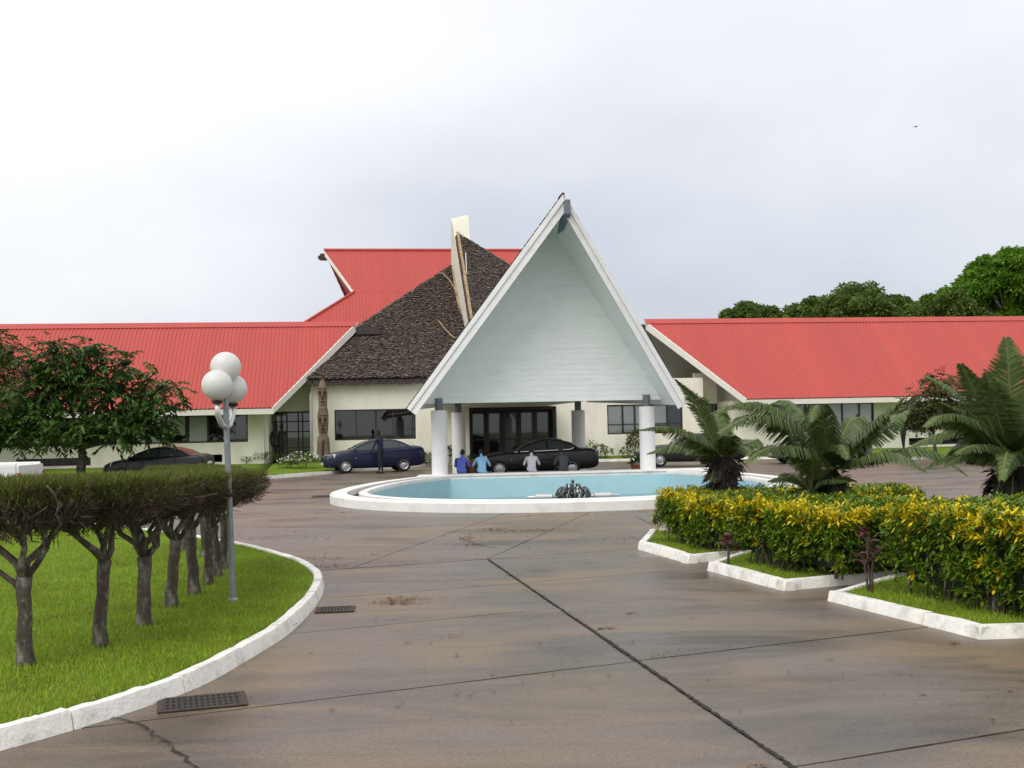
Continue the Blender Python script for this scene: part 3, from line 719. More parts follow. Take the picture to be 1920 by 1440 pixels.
# ================================================================ buildings (facade axes: u along, v into the building, z up)
def bld(name, label, cat='building'):
    return empty(name, B0, BYAW, label, cat)
def wall_open(mb, u0, u1, z0, z1, v0, v1, ops):
    us = sorted({u0, u1, *[min(max(o[0], u0), u1) for o in ops], *[min(max(o[1], u0), u1) for o in ops]})
    for a, b in zip(us, us[1:]):
        if b - a < 1e-4: continue
        c = (a + b) / 2; cuts = sorted((o[2], o[3]) for o in ops if o[0] < c < o[1]); z = z0
        for lo, hi in cuts:
            if lo > z: mb.box(a, b, v0, v1, z, lo)
            z = max(z, hi)
        if z < z1: mb.box(a, b, v0, v1, z, z1)
def window(par, u0, u1, z0, z1, v, cols, rows=(), fw=0.07, glass='window_glass', blinds=(), sill=False, name='window', deep=0.09, blindmat='blind'):
    """cols: mullion positions as fractions; every pane is a piece of its own"""
    f = MB(); d0, d1 = v, v + deep
    f.box(u0, u1, d0, d1, z0, z0 + fw); f.box(u0, u1, d0, d1, z1 - fw, z1)
    f.box(u0, u0 + fw, d0, d1, z0 + fw, z1 - fw); f.box(u1 - fw, u1, d0, d1, z0 + fw, z1 - fw)
    cs = [u0 + fw / 2] + [u0 + (u1 - u0) * c for c in cols] + [u1 - fw / 2]
    for c in cs[1:-1]: f.box(c - fw*0.42, c + fw*0.42, d0 + 0.012, d1 - 0.012, z0 + fw, z1 - fw)
    rs = [z0 + fw / 2] + [z0 + (z1 - z0) * r_ for r_ in rows] + [z1 - fw / 2]
    for i in range(len(cs) - 1):
        for r_ in rs[1:-1]: f.box(cs[i] + fw*0.42, cs[i+1] - fw*0.42, d0 + 0.02, d1 - 0.02, r_ - fw*0.35, r_ + fw*0.35)
    w = f.build(name, M['frame_brown'], par)
    for i in range(len(cs) - 1):
        for j in range(len(rs) - 1):
            MB().box(cs[i] + 0.02, cs[i+1] - 0.02, v + deep*0.45, v + deep*0.45 + 0.008, rs[j] + 0.02, rs[j+1] - 0.02).build('pane', M[glass], w)
        if i in blinds:
            zb = z0 + random.choice((0.04, 0.04, 0.06, 0.3)) * (z1 - z0)
            MB().box(cs[i] + 0.06, cs[i+1] - 0.06, v + 0.10, v + 0.115, zb, z1 - fw).build('blind', M[blindmat], w)
    if sill: MB().box(u0 - 0.06, u1 + 0.06, v - 0.07, v - 0.002, z0 - 0.07, z0).build('sill', M['cream'], w)
    return w
def rib_sheet(mb, e, r_, uL, uR, per=0.2, h=0.034, thick=0.02):
    """corrugated sheet from eave line e=(v,z) to ridge line r_=(v,z); uL/uR=(u at eave, u at ridge)"""
    e, r_ = Vector((0, *e)), Vector((0, *r_)); d = r_ - e; nrm = Vector((0, -d.z, d.y)).normalized()
    if nrm.z < 0: nrm = -nrm
    u = min(uL); end = max(uR); prof = [(0, 0), (0.50, 0), (0.62, 1), (0.88, 1)]
    cols = []
    def rngt(u_):
        a, b = 0.0, 1.0
        if abs(uL[1] - uL[0]) > 1e-6:
            t = (u_ - uL[0]) / (uL[1] - uL[0])
            if uL[1] > uL[0]: b = min(b, t)
            else: a = max(a, t)
        elif u_ < uL[0]: return None
        if abs(uR[1] - uR[0]) > 1e-6:
            t = (u_ - uR[0]) / (uR[1] - uR[0])
            if uR[1] > uR[0]: a = max(a, t)
            else: b = min(b, t)
        elif u_ > uR[0]: return None
        return (a, b) if b > a + 1e-4 else None
    k = 0
    while True:
        done = False
        for fx, fh in prof:
            uu = u + (k + fx) * per
            if uu > end: done = True; break
            t = rngt(uu); cols.append((uu, fh * h, t))
        if done: break
        k += 1
    prev = None
    for uu, hh, t in cols:
        if t is None: prev = None; continue
        p0 = e + d * t[0] + nrm * hh; p1 = e + d * t[1] + nrm * hh; i = len(mb.v)
        mb.v += [(uu, p0.y, p0.z), (uu, p1.y, p1.z)]
        if prev is not None: mb.f.append((prev, i, i + 1, prev + 1)); mb.m.append(0)
        prev = i
    return nrm

VW = -1.0                       # the wings stand a metre in front of the hall
zE, zR, vE, vR, vB = 3.05, 7.60, -2.5, 2.8, 8.1
def wing(root, uE, uRg, uFar, right):
    """uE: gable corner at the eave, uRg: prow of the ridge, uFar: far end"""
    mb = MB()
    if right: L_, R_ = (uE, uRg), (uFar, uFar)
    else: L_, R_ = (uFar, uFar), (uE, uRg)
    n = rib_sheet(mb, (vE, zE), (vR, zR), L_, R_); mb.build('front_roof', M['red_roof'], root)
    mb = MB(); rib_sheet(mb, (vB, zE), (vR, zR), L_, R_); mb.build('back_roof', M['red_roof'], root)
    # ridge cap, slightly above the ribs so that the corrugations show dark under it
    a, b = min(uRg, uFar), max(uRg, uFar); mb = MB()
    cz = 0.075; w_ = 0.30; sl = (zR - zE) / (vR - vE)
    top = [(vR - w_, zR + cz - w_ * sl), (vR, zR + cz + 0.02), (vR + w_, zR + cz - w_ * sl)]
    bot = [(vR + w_, zR + cz - w_ * sl - 0.012), (vR, zR + cz), (vR - w_, zR + cz - w_ * sl - 0.012)]
    pr = top + bot; vs = [(a, *p) for p in pr] + [(b, *p) for p in pr]
    mb.add(vs, [(i, (i+1) % 6, (i+1) % 6 + 6, i + 6) for i in range(6)] + [(5,4,3,2,1,0), (6,7,8,9,10,11)])
    mb.build('ridge_cap', M['red_roof'], root)
    # fascia along the eave and up both verges
    a, b = min(uE, uFar), max(uE, uFar)
    MB().box(a, b, vE + 0.02, vE + 0.07, zE - 0.30, zE - 0.035).build('eave_fascia', M['soffit'], root)
    s = -1 if right else 1
    for vv in (vE, vB):
        mb = MB(); mb.slab([(uE, vv, zE + 0.02), (uRg, vR, zR + 0.03), (uRg, vR, zR - 0.40), (uE, vv, zE - 0.30)], (s * 0.06, 0, 0)); mb.build('verge_board', M['soffit'], root)
    # soffit lining a hand's breadth below the sheets
    mb = MB(); g_ = 0.22
    for vv in (vE + 0.07, vB - 0.07):
        mb.slab([(uE - s*0.02, vv, zE - g_), (uRg - s*0.02, vR, zR - g_), (uFar, vR, zR - g_), (uFar, vv, zE - g_)], (0, 0, -0.05))
    mb.build('soffit', M['soffit'], root)
    # gable wall set back inside the prow
    uw = uE - s * 0.30; ug = uE + s * 0.0
    mb = MB(); k = (zR - zE) / (vR - vE)
    mb.slab([(uw, VW + 0.2, 0.1), (uw, vB - 1.5, 0.1), (uw, vB - 1.5, zE - 0.28 + 1.5 * k), (uw, vR, zR - 0.30), (uw, VW + 0.2, zE - 0.28 + (VW + 0.2 - vE) * k)], (-s * 0.2, 0, 0)); mb.build('gable_wall', M['cream'], root)
    # dark ridge pole poking out of the prow
    MB().box(min(uRg, uRg + s*1.25), max(uRg, uRg + s*1.25), vR - 0.16, vR + 0.16, zR - 0.62, zR - 0.22).build('ridge_pole', M['dark_wood'], root)

# ---- left wing
uLe = PB(510, 766, vE).x; uLr = PB(668, 607, vR).x; uLf = -34
lw = bld('wing_building', 'low cream wing with long red corrugated roof behind the dark green tree on the left')
wing(lw, uLe, uLr, uLf, False)
def rect(x0, y0, x1, y1, v):
    a = PB(x0, y0, v); b = PB(x1, y1, v); c = PB(x0, y1, v)
    return (a.x, b.x, (b.z + c.z) / 2, a.z)
uWL = PB(495, 800, VW).x
W1 = rect(235, 772, 465, 831, VW); W1 = (W1[0], W1[1], W1[2], 2.80)
W2 = rect(-60, 780, 220, 835, VW); W2 = (W2[0], W2[1], W1[2], 2.80)
W3 = rect(-420, 790, -80, 840, VW); W3 = (W3[0], W3[1], W1[2], 2.80)
Bs1 = rect(32, 855, 170, 868, VW); Bs2 = rect(300, 851, 417, 866, VW); zb0, zb1 = 0.46, 0.84
ops = [W1, W2, W3, (Bs1[0], Bs1[1], zb0, zb1), (Bs2[0], Bs2[1], zb0, zb1)]
mb = MB(); wall_open(mb, uLf, uWL, 0.0, 2.98, VW, VW + 0.22, ops); mb.build('front_wall', M['cream'], lw)
mb = MB(); mb.box(uWL - 0.22, uWL, VW + 0.22, 6.6, 0.0, 3.0); mb.box(uLf, uLf + 0.2, VW + 0.22, 6.6, 0, 3.0); mb.box(uLf, uWL - VW + 0.22, 6.6, 7.8, 0, 3.0); mb.build('side_wall', M['cream'], lw)
mb = MB(); mb.box(uLf + .2, uWL - .22, VW + 0.3, 6.5, 0.9, 1.0); mb.box(uLf + 0.2, uWL - 0.22, 2.4, 2.5, 0.2, 3.0); mb.build('room', M['interior'], lw)
window(lw, *W1, VW + 0.06, [0.165, 0.33, 0.49, 0.505, 0.67, 0.835], blinds=(0, 1, 2, 4), blindmat='blind')
window(lw, *W2, VW + 0.06, [0.12, 0.25, 0.37, 0.5, 0.62, 0.745, 0.87], blinds=(1, 2, 3, 5))
window(lw, *W3, VW + 0.06, [0.2, 0.4, 0.6, 0.8], blinds=(1, 3))
for Bx in (Bs1, Bs2): window(lw, Bx[0], Bx[1], zb0, zb1, VW + 0.05, [k / 7 for k in range(1, 7)], fw=0.035, glass='dark_glass', name='basement_window')

# ---- right wing
uRe = PB(1400, 746, vE).x; uRr = PB(1208, 598, vR).x; uRf = 62
rw = bld('wing_building', 'low cream wing with long red corrugated roof behind the cycads on the right')
wing(rw, uRe, uRr, uRf, True)
uWR = PB(1376, 800, VW).x
V1_ = rect(1436, 756, 1640, 806, VW); V1_ = (V1_[0], V1_[1], 1.28, 2.80)
V2_ = rect(1700, 756, 1910, 800, VW); V2_ = (V2_[0], V2_[1], 1.28, 2.80)
V3_ = rect(1960, 756, 2200, 800, VW); V3_ = (V3_[0], V3_[1], 1.28, 2.80)
Bs3 = rect(1704, 818, 1815, 830, VW)
mb = MB(); wall_open(mb, uWR, uRf, 0.0, 2.98, VW, VW + 0.22, [V1_, V2_, V3_, (Bs3[0], Bs3[1], 0.46, 0.84)]); mb.build('front_wall', M['cream'], rw)
mb = MB(); mb.box(uWR, uWR + 0.22, VW + 0.22, 6.6, 0, 3.0); mb.box(uWR + .22, uRf, 6.6, 6.8, 0, 3.0); mb.build('side_wall', M['cream'], rw)
mb = MB(); mb.box(uWR + .22, uRf, VW + 0.3, 6.5, 0.9, 1.0); mb.box(uWR + 0.22, uRf, 2.4, 2.5, 0.2, 3.0); mb.build('room', M['interior'], rw)
window(rw, *V1_, VW + 0.06, [0.2, 0.37, 0.53, 0.545, 0.71, 0.87], blinds=(0, 1, 2, 4, 5, 6))
window(rw, *V2_, VW + 0.06, [0.16, 0.33, 0.5, 0.515, 0.68, 0.84], blinds=(0, 1, 2, 4, 5, 6))
window(rw, *V3_, VW + 0.06, [0.16, 0.33, 0.5, 0.68, 0.84], blinds=(0, 2, 4, 5))
window(rw, Bs3[0], Bs3[1], 0.46, 0.84, VW + 0.05, [k / 7 for k in range(1, 7)], fw=0.035, glass='dark_glass', name='basement_window')

# ---- central hall with the thatched roof
hall = bld('main_hall', 'central cream hall under dark thatch with a tall pale fin and red roof behind')
uCL, uCR = PB(584, 800, 0).x, PB(1320, 800, 0).x; zT = 4.28
HW1 = rect(627, 768, 780, 824, 0); HW1 = (HW1[0], HW1[1], 1.38, 2.93)
HW2 = rect(1138, 760, 1281, 812, 0); HW2 = (HW2[0], HW2[1], 1.38, 2.93)
eu0, eu1 = PB(880, 800, 0).x, PB(1044, 800, 0).x
mb = MB(); wall_open(mb, uCL, uCR, 0.0, zT, 0.0, 0.25, [HW1, HW2, (eu0, eu1, 0.0, 2.92)]); mb.build('front_wall', M['cream'], hall)
mb = MB(); mb.box(uCL, uCL + 0.25, 0.25, 11, 0, zT); mb.box(uCR - 0.25, uCR, 0.25, 11, 0, zT); mb.build('side_wall', M['cream'], hall)
mb = MB(); mb.box(uCL + .25, uCR - .25, 0.3, 10, 0.05, 0.12); mb.box(uCL + .25, uCR - .25, 5.5, 5.6, 0.12, zT); mb.box(uCL + .25, uCR - .25, 0.25, 10, zT - 0.3, zT - 0.2); mb.build('room', M['interior'], hall)
window(hall, *HW1, 0.06, [0.265, 0.5, 0.515, 0.72, 0.96], blinds=(), sill=False)
window(hall, *HW2, 0.06, [0.21, 0.37, 0.56, 0.60, 0.80], rows=(0.33,), blinds=(0, 1, 2, 4))
# entrance: glazed doors deep in the shade
for k in range(5):
    a = eu0 + 0.15 + (eu1 - eu0 - 0.3) * k / 5; b = eu0 + 0.15 + (eu1 - eu0 - 0.3) * (k + 1) / 5
    window(hall, a, b - 0.02, 0.15, 2.75, 0.95, (), (0.42,), fw=0.13, name='glass_door')
mb = MB(); mb.box(eu0, eu0 + 0.15, 0.25, 1.05, 0, 2.92); mb.box(eu1 - 0.15, eu1, 0.25, 1.05, 0, 2.92); mb.box(eu0 + .15, eu1 - .15, 0.25, 1.05, 2.76, 2.92); mb.build('door_surround', M['frame_brown'], hall)
# side entries between hall and wings
for (ua, ub, nm) in ((uWL, uCL, 'l'), (uCR, uWR, 'r')):
    zs = 2.92
    window(hall, ua + 0.02, ub - 0.02, 0.30, zs, 1.6, [0.16, 0.30, 0.42, 0.68, 0.78] if nm == 'l' else [0.35, 0.5, 0.8], rows=(0.28, 0.60, 0.80), fw=0.085, name='glazed_screen')
    MB().box(ua + 0.02, ub - 0.02, 1.6, 1.85, zs, 4.6).build('screen_lintel', M['cream'], hall)
    MB().box(ua + 0.02, ub - 0.02, -0.3, 7, 0.1, 0.29).build('step', M['concrete'], hall)
    MB().box(ua + 0.02, ub - 0.02, 6.0, 6.1, 0.3, 4.5).build('corridor_wall', M['cream'], hall)
# downpipe at the left corner
up = PB(585, 800, -0.12)
MB().tube([(uCL - 0.02, -0.10, 0.3), (uCL - 0.02, -0.10, 3.72), (uCL + 0.02, -0.04, 3.86), (uCL + 0.14, -0.04, 3.9)], 0.06, 10).build('downpipe', M['white_paint'], hall, smooth=True)

# thatch: left hip, facing the court
def thatch_plane(par, a, b, c, d=None, thick=0.30, n=5200, name='thatch', end=False, L=0.34):
    """polygon a,b,c(,d): a-b is the eave; covered with leaf bundles lying down the slope"""
    P = [Vector(x) for x in ((a, b, c) if d is None else (a, b, c, d))]
    nrm = (P[1] - P[0]).cross(P[2] - P[0]).normalized()
    if nrm.z < 0: nrm = -nrm
    mb = MB(); mb.slab(P, nrm * -thick); o = mb.build(name, M['thatch'], par)
    down = (Vector((0, 0, -1)) - nrm * Vector((0, 0, -1)).dot(nrm)).normalized(); side = nrm.cross(down)
    tri = [(P[0], P[1], P[2])] + ([(P[0], P[2], P[3])] if d is not None else [])
    ar = np.array([((t[1]-t[0]).cross(t[2]-t[0])).length for t in tri]); ar = ar / ar.sum()
    q = []
    dn, sn, nn = np.array(down), np.array(side), np.array(nrm)
    for t, w_ in zip(tri, ar):
        k = int(n * w_); r1, r2 = np.sqrt(rng.random(k)), rng.random(k)
        pts = (1 - r1)[:, None] * np.array(t[0]) + (r1 * (1 - r2))[:, None] * np.array(t[1]) + (r1 * r2)[:, None] * np.array(t[2])
        # snap roughly to courses
        ln = L * rng.uniform(0.5, 1.15, k)[:, None]; wd = rng.uniform(0.025, 0.08, k)[:, None]; ang = rng.normal(0, 0.22, k)[:, None]
        dd = dn * np.cos(ang) + sn * np.sin(ang); ss = sn * np.cos(ang) - dn * np.sin(ang)
        lift = rng.uniform(0.03, 0.12, k)[:, None]
        top = pts - dd * ln * 0.5 + nn * 0.005; bot = pts + dd * ln * 0.5 + nn * lift
        q.append(np.stack([top - ss*wd*0.6, bot - ss*wd, bot + ss*wd, top + ss*wd*0.6], 1).reshape(-1, 3))
    t_ = obj('thatch_bundles', np_mesh('thatch_bundles', np.concatenate(q), 4, M['thatch_leaf']), o); tag(t_, kind='stuff')
    return o
T = PB(848, 496, 9.5); E1 = PB(522, 716, -0.45); zth = PB(690, 712, -0.45).z + 0.12
E1 = Vector((E1.x, -0.45, zth)); E2 = Vector((8.5, -0.45, zth)); E3 = Vector((E1.x + 0.6, 15, zth))
thatch_plane(hall, E1, E2, Vector((T.x + 1.2, 9.5, T.z)), T, n=26000)
thatch_plane(hall, E3, E1, T, n=5000)
mb = MB(); 
for k in range(26):
    a = uCL - 0.3 + k * 0.42; mb.box(a, a + 0.36, -0.52 - random.uniform(0, .05), -0.25, zth - 0.34 - random.uniform(0, .04), zth - 0.12)
mb.build('thatch_eave', M['dark_wood'], hall)
MB().box(uCL - 0.25, 8.2, -0.42, -0.02, zT + 0.004, zT + 0.16).build('wall_plate', M['dark_wood'], hall)
# tall fin wall between the two thatched roofs
a = PB(849, 422, 8.2); c = PB(877, 601, 2.0)
hd = Vector((a.x - c.x, a.y - c.y, 0)).normalized(); hn = Vector((-hd.y, hd.x, 0))
def on_fin(px, py):
    o_ = Vector((0, 0, EYE)) - B0; o_ = Vector((o_.dot(BU), o_.dot(BV), EYE)); d = ray(px, py); d = Vector((d.dot(BU), d.dot(BV), d.z))
    t = (c - o_).dot(hn) / d.dot(hn); return o_ + d * t
b_ = on_fin(851, 440); c2 = on_fin(893, 700)
rt = Vector((0.92, 0.0, 0)); 
Pl = [a, b_, c, c2, Vector((c2.x, c2.y, 3.0)), Vector((a.x, a.y, 3.0)) + hd * 2.2, a + hd * 0.9 + Vector((0, 0, 0.55))]
Pr = [p + rt for p in Pl]; Bk = PB(878, 403, 8.6); Pr[0] = Bk; Pr[6] = Bk + hd * 0.6
mb = MB(); n = len(Pl); mb.add(Pl + Pr, [tuple(range(n)), tuple(range(2*n-1, n-1, -1))] + [(i, i+n, (i+1) % n + n, (i+1) % n) for i in range(n)])
mb.build('fin_wall', M['fin_cream'], hall)
# right thatch, climbing past the fin
s1 = PB(857.5, 437, 7.0); s2 = PB(884, 604, 1.2); s3 = PB(1000, 523, 7.2); s4 = s2 + (s3 - s1) * 1.15
dz = Vector((0, -0.25, 0.12))
thatch_plane(hall, s2, s4, s3, s1, n=12000, name='thatch')
E4 = Vector((PB(1232, 712, -0.45).x, -0.45, zth))
thatch_plane(hall, Vector((8.4, -0.45, zth)), E4, s3, n=6000)
thatch_plane(hall, E4, Vector((E4.x, 13, zth)), s3, n=3000)
mb = MB(); w_ = Vector((-0.06, -0.12, 0.05))
for k in range(26):
    t0, t1 = k / 26, (k + 0.97) / 26; pa, pb = s1.lerp(s2, t0), s1.lerp(s2, t1); j = random.uniform(-0.012, 0.012)
    mb.hexa([pa + Vector((-0.02-j, -.05, -.32)), pb + Vector((-0.02-j, -.05, -.32)), pb + Vector((0.10, -.10, -.02)), pa + Vector((0.10, -.10, -.02))], [pa + Vector((-0.04-j, -.02, .03)), pb + Vector((-0.04-j, -.02, .03)), pb + Vector((0.10, -.08, .06)), pa + Vector((0.10, -.08, .06))])
mb.build('thatch_edge', M['thatch_end'], hall)
pA, pB_ = PB(849.5, 500, 8.6), PB(868, 622, 3.4)
MB().tube([pA, pA.lerp(pB_, .5), pB_], 0.10, 6).build('edge_pole', M['thatch_end'], hall)
def cable(pts, r_=0.035, nm='rope'): MB().tube([PB(*p) for p in pts], r_, 6).build(nm, M['thatch_end'], hall)
cable([(828, 511, 8.0), (842, 524, 7.5), (851, 538, 7.0), (856, 552, 6.0)])
cable([(823, 602, 3.6), (832, 614, 3.1), (843, 626, 2.7), (853, 634, 2.3)])
MB().tube([PB(873, 474, 5.3), PB(876, 540, 3.5), PB(878, 560, 3.0)], 0.03, 6).build('lightning_rod', M['pipe_steel'], hall)
# dark vent hood by the ridge of the left wing
# ---- red roof behind the hall (gablet over a hip)
zRR = PB(607, 470, 16).z; kk = 0.90
r1 = PB(607, 470, 16); r2 = PB(985, 466, 16)
def plane_hit(px, py):      # on the plane through the ridge (v=16,z=zRR) falling forwards with slope kk
    o_ = Vector((0, 0, EYE)) - B0; o_ = Vector((o_.dot(BU), o_.dot(BV), EYE)); d = ray(px, py); d = Vector((d.dot(BU), d.dot(BV), d.z))
    t = (zRR - o_.z - kk * (16 - o_.y)) / (d.z - kk * d.y); return o_ + d * t
v1 = plane_hit(664, 549); h1 = plane_hit(575, 604)
rr = hall
mb = MB(); rib_sheet(mb, (v1.y, v1.z), (16, zRR), (v1.x, r1.x), (r2.x, r2.x)); mb.build('upper_roof', M['red_roof'], rr)
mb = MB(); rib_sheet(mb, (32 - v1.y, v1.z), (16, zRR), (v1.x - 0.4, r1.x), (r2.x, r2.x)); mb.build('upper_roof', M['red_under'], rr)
sl = (h1.x - v1.x) / (v1.z - h1.z); zb = 5.5; vb = v1.y - (v1.z - zb) / kk; ub = v1.x + sl * (v1.z - zb)
mb = MB(); rib_sheet(mb, (vb, zb), (v1.y, v1.z), (ub, v1.x), (r2.x, r2.x)); mb.build('lower_roof', M['red_roof'], rr)
mb = MB(); mb.slab([(ub, vb, zb), (v1.x, v1.y, v1.z), (v1.x, 32 - v1.y, v1.z), (ub, 32 - vb, zb)], (0, 0, -0.06)); mb.build('hip_roof', M['red_roof'], rr)
mb = MB(); mb.tube([(ub, vb, zb + 0.05), (v1.x, v1.y, v1.z + 0.06)], 0.09, 6); mb.build('hip_cap', M['red_roof'], rr)
mb = MB(); mb.tube([(r1.x, 16, zRR + 0.05), (r2.x, 16, zRR + 0.05)], 0.10, 8); mb.build('ridge_cap', M['red_roof'], rr)
mb = MB(); mb.slab([(v1.x, v1.y, v1.z + .03), (r1.x, 16, zRR + .03), (r1.x, 16, zRR - .22), (v1.x, v1.y, v1.z - .18)], (-0.05, 0, 0)); mb.build('verge_board', M['soffit'], rr)
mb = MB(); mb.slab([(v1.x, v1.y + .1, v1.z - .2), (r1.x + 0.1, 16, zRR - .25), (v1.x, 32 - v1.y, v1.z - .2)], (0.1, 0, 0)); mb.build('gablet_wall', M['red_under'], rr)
q = PB(600, 486, 16); mb = MB(); mb.box(q.x, q.x + 1.1, 15.8, 16.2, zRR - 0.62, zRR - 0.22); mb.box(q.x - .12, q.x + .4, 15.85, 16.15, zRR - 0.56, zRR - 0.34); mb.build('ridge_pole', M['dark_wood'], rr)

# ---- entrance portico: steep A-frame with a boarded gable
por = bld('entrance_portico', 'steep white A-frame portico with boarded gable above the pool', 'portico')
gl, gr_, ga = PB(787, 757, -17.7), PB(1259, 749, -17.7), PB(1046, 418, -17.7)
zg = (gl.z + gr_.z) / 2; gl.z = gr_.z = zg
Fa, FL, FR = PB(1056, 366, -20.2), PB(764, 765, -19.3), PB(1285, 759, -19.3)
zf = (FL.z + FR.z) / 2; FL.z = FR.z = zf
bl2, br2 = PB(850, 762, -9.5), PB(1105, 754, -9.5); bl2.z = br2.z = 2.95
slope = (Fa.z - ga.z - 0.12) / 2.5
Rb = Vector((6.2, -9.5, Fa.z - 0.2 * 10.7))
def lerp_roof(L_, R2, nrmsgn, name):
    P = [Vector(FL if L_ else FR), Vector(Fa), Vector(Rb), Vector(bl2 if L_ else br2)]
    return P
for L_ in (True, False):
    P = lerp_roof(L_, None, None, None)
    nrm = (P[1] - P[0]).cross(P[3] - P[0]).normalized()
    if nrm.z < 0: nrm = -nrm
    inn = [p + Vector((0.15 if L_ else -0.15, 0.04, 0)) for p in P]
    # lining (painted) below and dark shingles above
    mb = MB(); mb.slab([p - nrm * 0.10 for p in P], nrm * 0.08); mb.build('lining', M['gable_paint'], por)
    mb = MB(); cs = Vector((0, 0.06, 0)); mb.slab([p + cs for p in P], nrm * 0.04); mb.build('shingle_roof', M['thatch'], por)
    # shingle butts showing along the edge
    mb = MB()
    for k in range(60):
        t = k / 60 + random.uniform(-.004, .004); p0 = P[0].lerp(P[1], t) + nrm * 0.02; d = (P[1] - P[0]).normalized(); Ls = random.uniform(.10, .22)
        mb.hexa([p0 + Vector((0, -.03, 0)), p0 + d*Ls + Vector((0, -.03, 0)), p0 + d*Ls + Vector((0, .4, 0)), p0 + Vector((0, .4, 0))], [p0 + nrm*random.uniform(.02, .05) + Vector((0, -.03, 0)), p0 + d*Ls + nrm*.02 + Vector((0, -.03, 0)), p0 + d*Ls + nrm*.02 + Vector((0, .4, 0)), p0 + nrm*.04 + Vector((0, .4, 0))])
    tag(mb.build('shingle_edge', M['thatch'], por), kind='stuff')
    # two stepped fascia boards
    d = (P[1] - P[0]).normalized(); inw = nrm * -1
    fr_ = Vector((0, -1, 0)); 
    mb = MB(); q0, q1 = P[0], P[1]
    mb.slab([q0 + nrm*0.02, q1 + nrm*0.02, q1 + Vector((0, 0, -0.62)), q0 + inw*0.34], fr_ * 0.07); mb.build('fascia', M['white_paint'], por)
    mb = MB(); mb.slab([q0 + nrm*0.03 + fr_*.072, q1 + nrm*0.03 + fr_*.072, q1 + Vector((0, 0, -0.22)) + fr_*.072, q0 + inw*0.11 + fr_*.072], fr_ * 0.05); mb.build('fascia_trim', M['white_paint'], por)
# boarded gable wall: each board a piece of its own
H = ga.z - zg; nb = 34; bh = H / nb
for k in range(nb):
    t0, t1 = k / nb, (k + 1) / nb
    a0, a1 = gl.lerp(ga, t0), gl.lerp(ga, t1); b0, b1 = gr_.lerp(ga, t0), gr_.lerp(ga, t1); ov = 0.05
    j = random.uniform(-0.002, 0.002)
    mb = MB(); y0 = -17.7
    mb.hexa([(a0.x - ov, y0 - 0.013 + j, a0.z + 0.001), (b0.x + ov, y0 - 0.013 - j, b0.z + 0.001), (b0.x + ov, y0 + .03, b0.z + 0.006), (a0.x - ov, y0 + .03, a0.z + 0.006)],
            [(a1.x - ov, y0 - 0.008 + j, a1.z - 0.001), (b1.x + ov, y0 - 0.008 - j, b1.z - 0.001), (b1.x + ov, y0 + .03, b1.z - 0.001), (a1.x - ov, y0 + .03, a1.z - 0.001)])
    mb.build('board', M['gable_paint'], por)
MB().slab([gl + Vector((0, .06, 0)), gr_ + Vector((0, .06, 0)), ga + Vector((0, .06, 0))], (0, 0.12, 0)).build('gable_backing', M['gable_paint'], por)
MB().slab([(gl.x - .1, -17.6, zg + 0.02), (gr_.x + .1, -17.6, zg + 0.02), (br2.x, -9.5, 2.96), (bl2.x, -9.5, 2.96)], (0, 0, 0.08)).build('ceiling', M['gable_paint'], por)
MB().slab([bl2, br2, Rb], (0, 0.1, 0)).build('rear_gable', M['gable_paint'], por)
MB().box(bl2.x + .1, br2.x - .1, -9.3, -0.03, 2.96, 3.16).build('link_canopy', M['gable_paint'], por)
# carved ridge beam reaching out of the apex
d = (Fa - ga).normalized(); p0 = PB(1050, 420, -17.72); p1 = PB(1064, 374, -20.55)
mb = MB(); 
prof = [(0.0, 0.26, 0.42), (0.35, 0.25, 0.52), (0.55, 0.24, 0.46), (0.72, 0.22, 0.40), (0.82, 0.22, 0.56), (1.0, 0.20, 0.48)]
for i in range(len(prof) - 1):
    (t0, w0, h0), (t1, w1, h1_) = prof[i], prof[i+1]; q0, q1 = p0.lerp(p1, t0), p0.lerp(p1, t1)
    f = lambda q, w, h: [q + Vector((-w/2, 0, -h)), q + Vector((w/2, 0, -h)), q + Vector((w/2, 0, 0)), q + Vector((-w/2, 0, 0))]
    mb.hexa(f(q0, w0, h0), f(q1, w1, h1_))
mb.build('ridge_beam', M['beam_grey'], por)
mb = MB(); mb.tube([Fa + Vector((-.02, .5, .0)), Fa + Vector((-.02, -.10, .02))], [0.07, 0.06], 8); mb.build('ridge_roll', M['thatch'], por)
# columns: white drums on dark steel stubs
for (u_, v_, z_, m_) in ((PB(825, 888, -17.7).x, -17.7, 0.255, 0.285), (PB(1215, 878, -17.7).x, -17.7, 0.255, 0.285), (PB(861, 870, -11).x, -11, 0.0, 0.285), (PB(1086, 870, -11).x, -11, 0.0, 0.285)):
    cz = 2.54; c_ = MB().tube2([(u_, v_, z_), (u_, v_, cz - .02), (u_, v_, cz)], [m_, m_, m_ - .02], 32, 0).build('column', M['white_paint'], por, auto=40)
    MB().tube2([(u_, v_, cz), (u_, v_, 2.97)], [0.14, 0.14], 20, 0).build('steel_stub', M['grey_steel'], c_, auto=40)
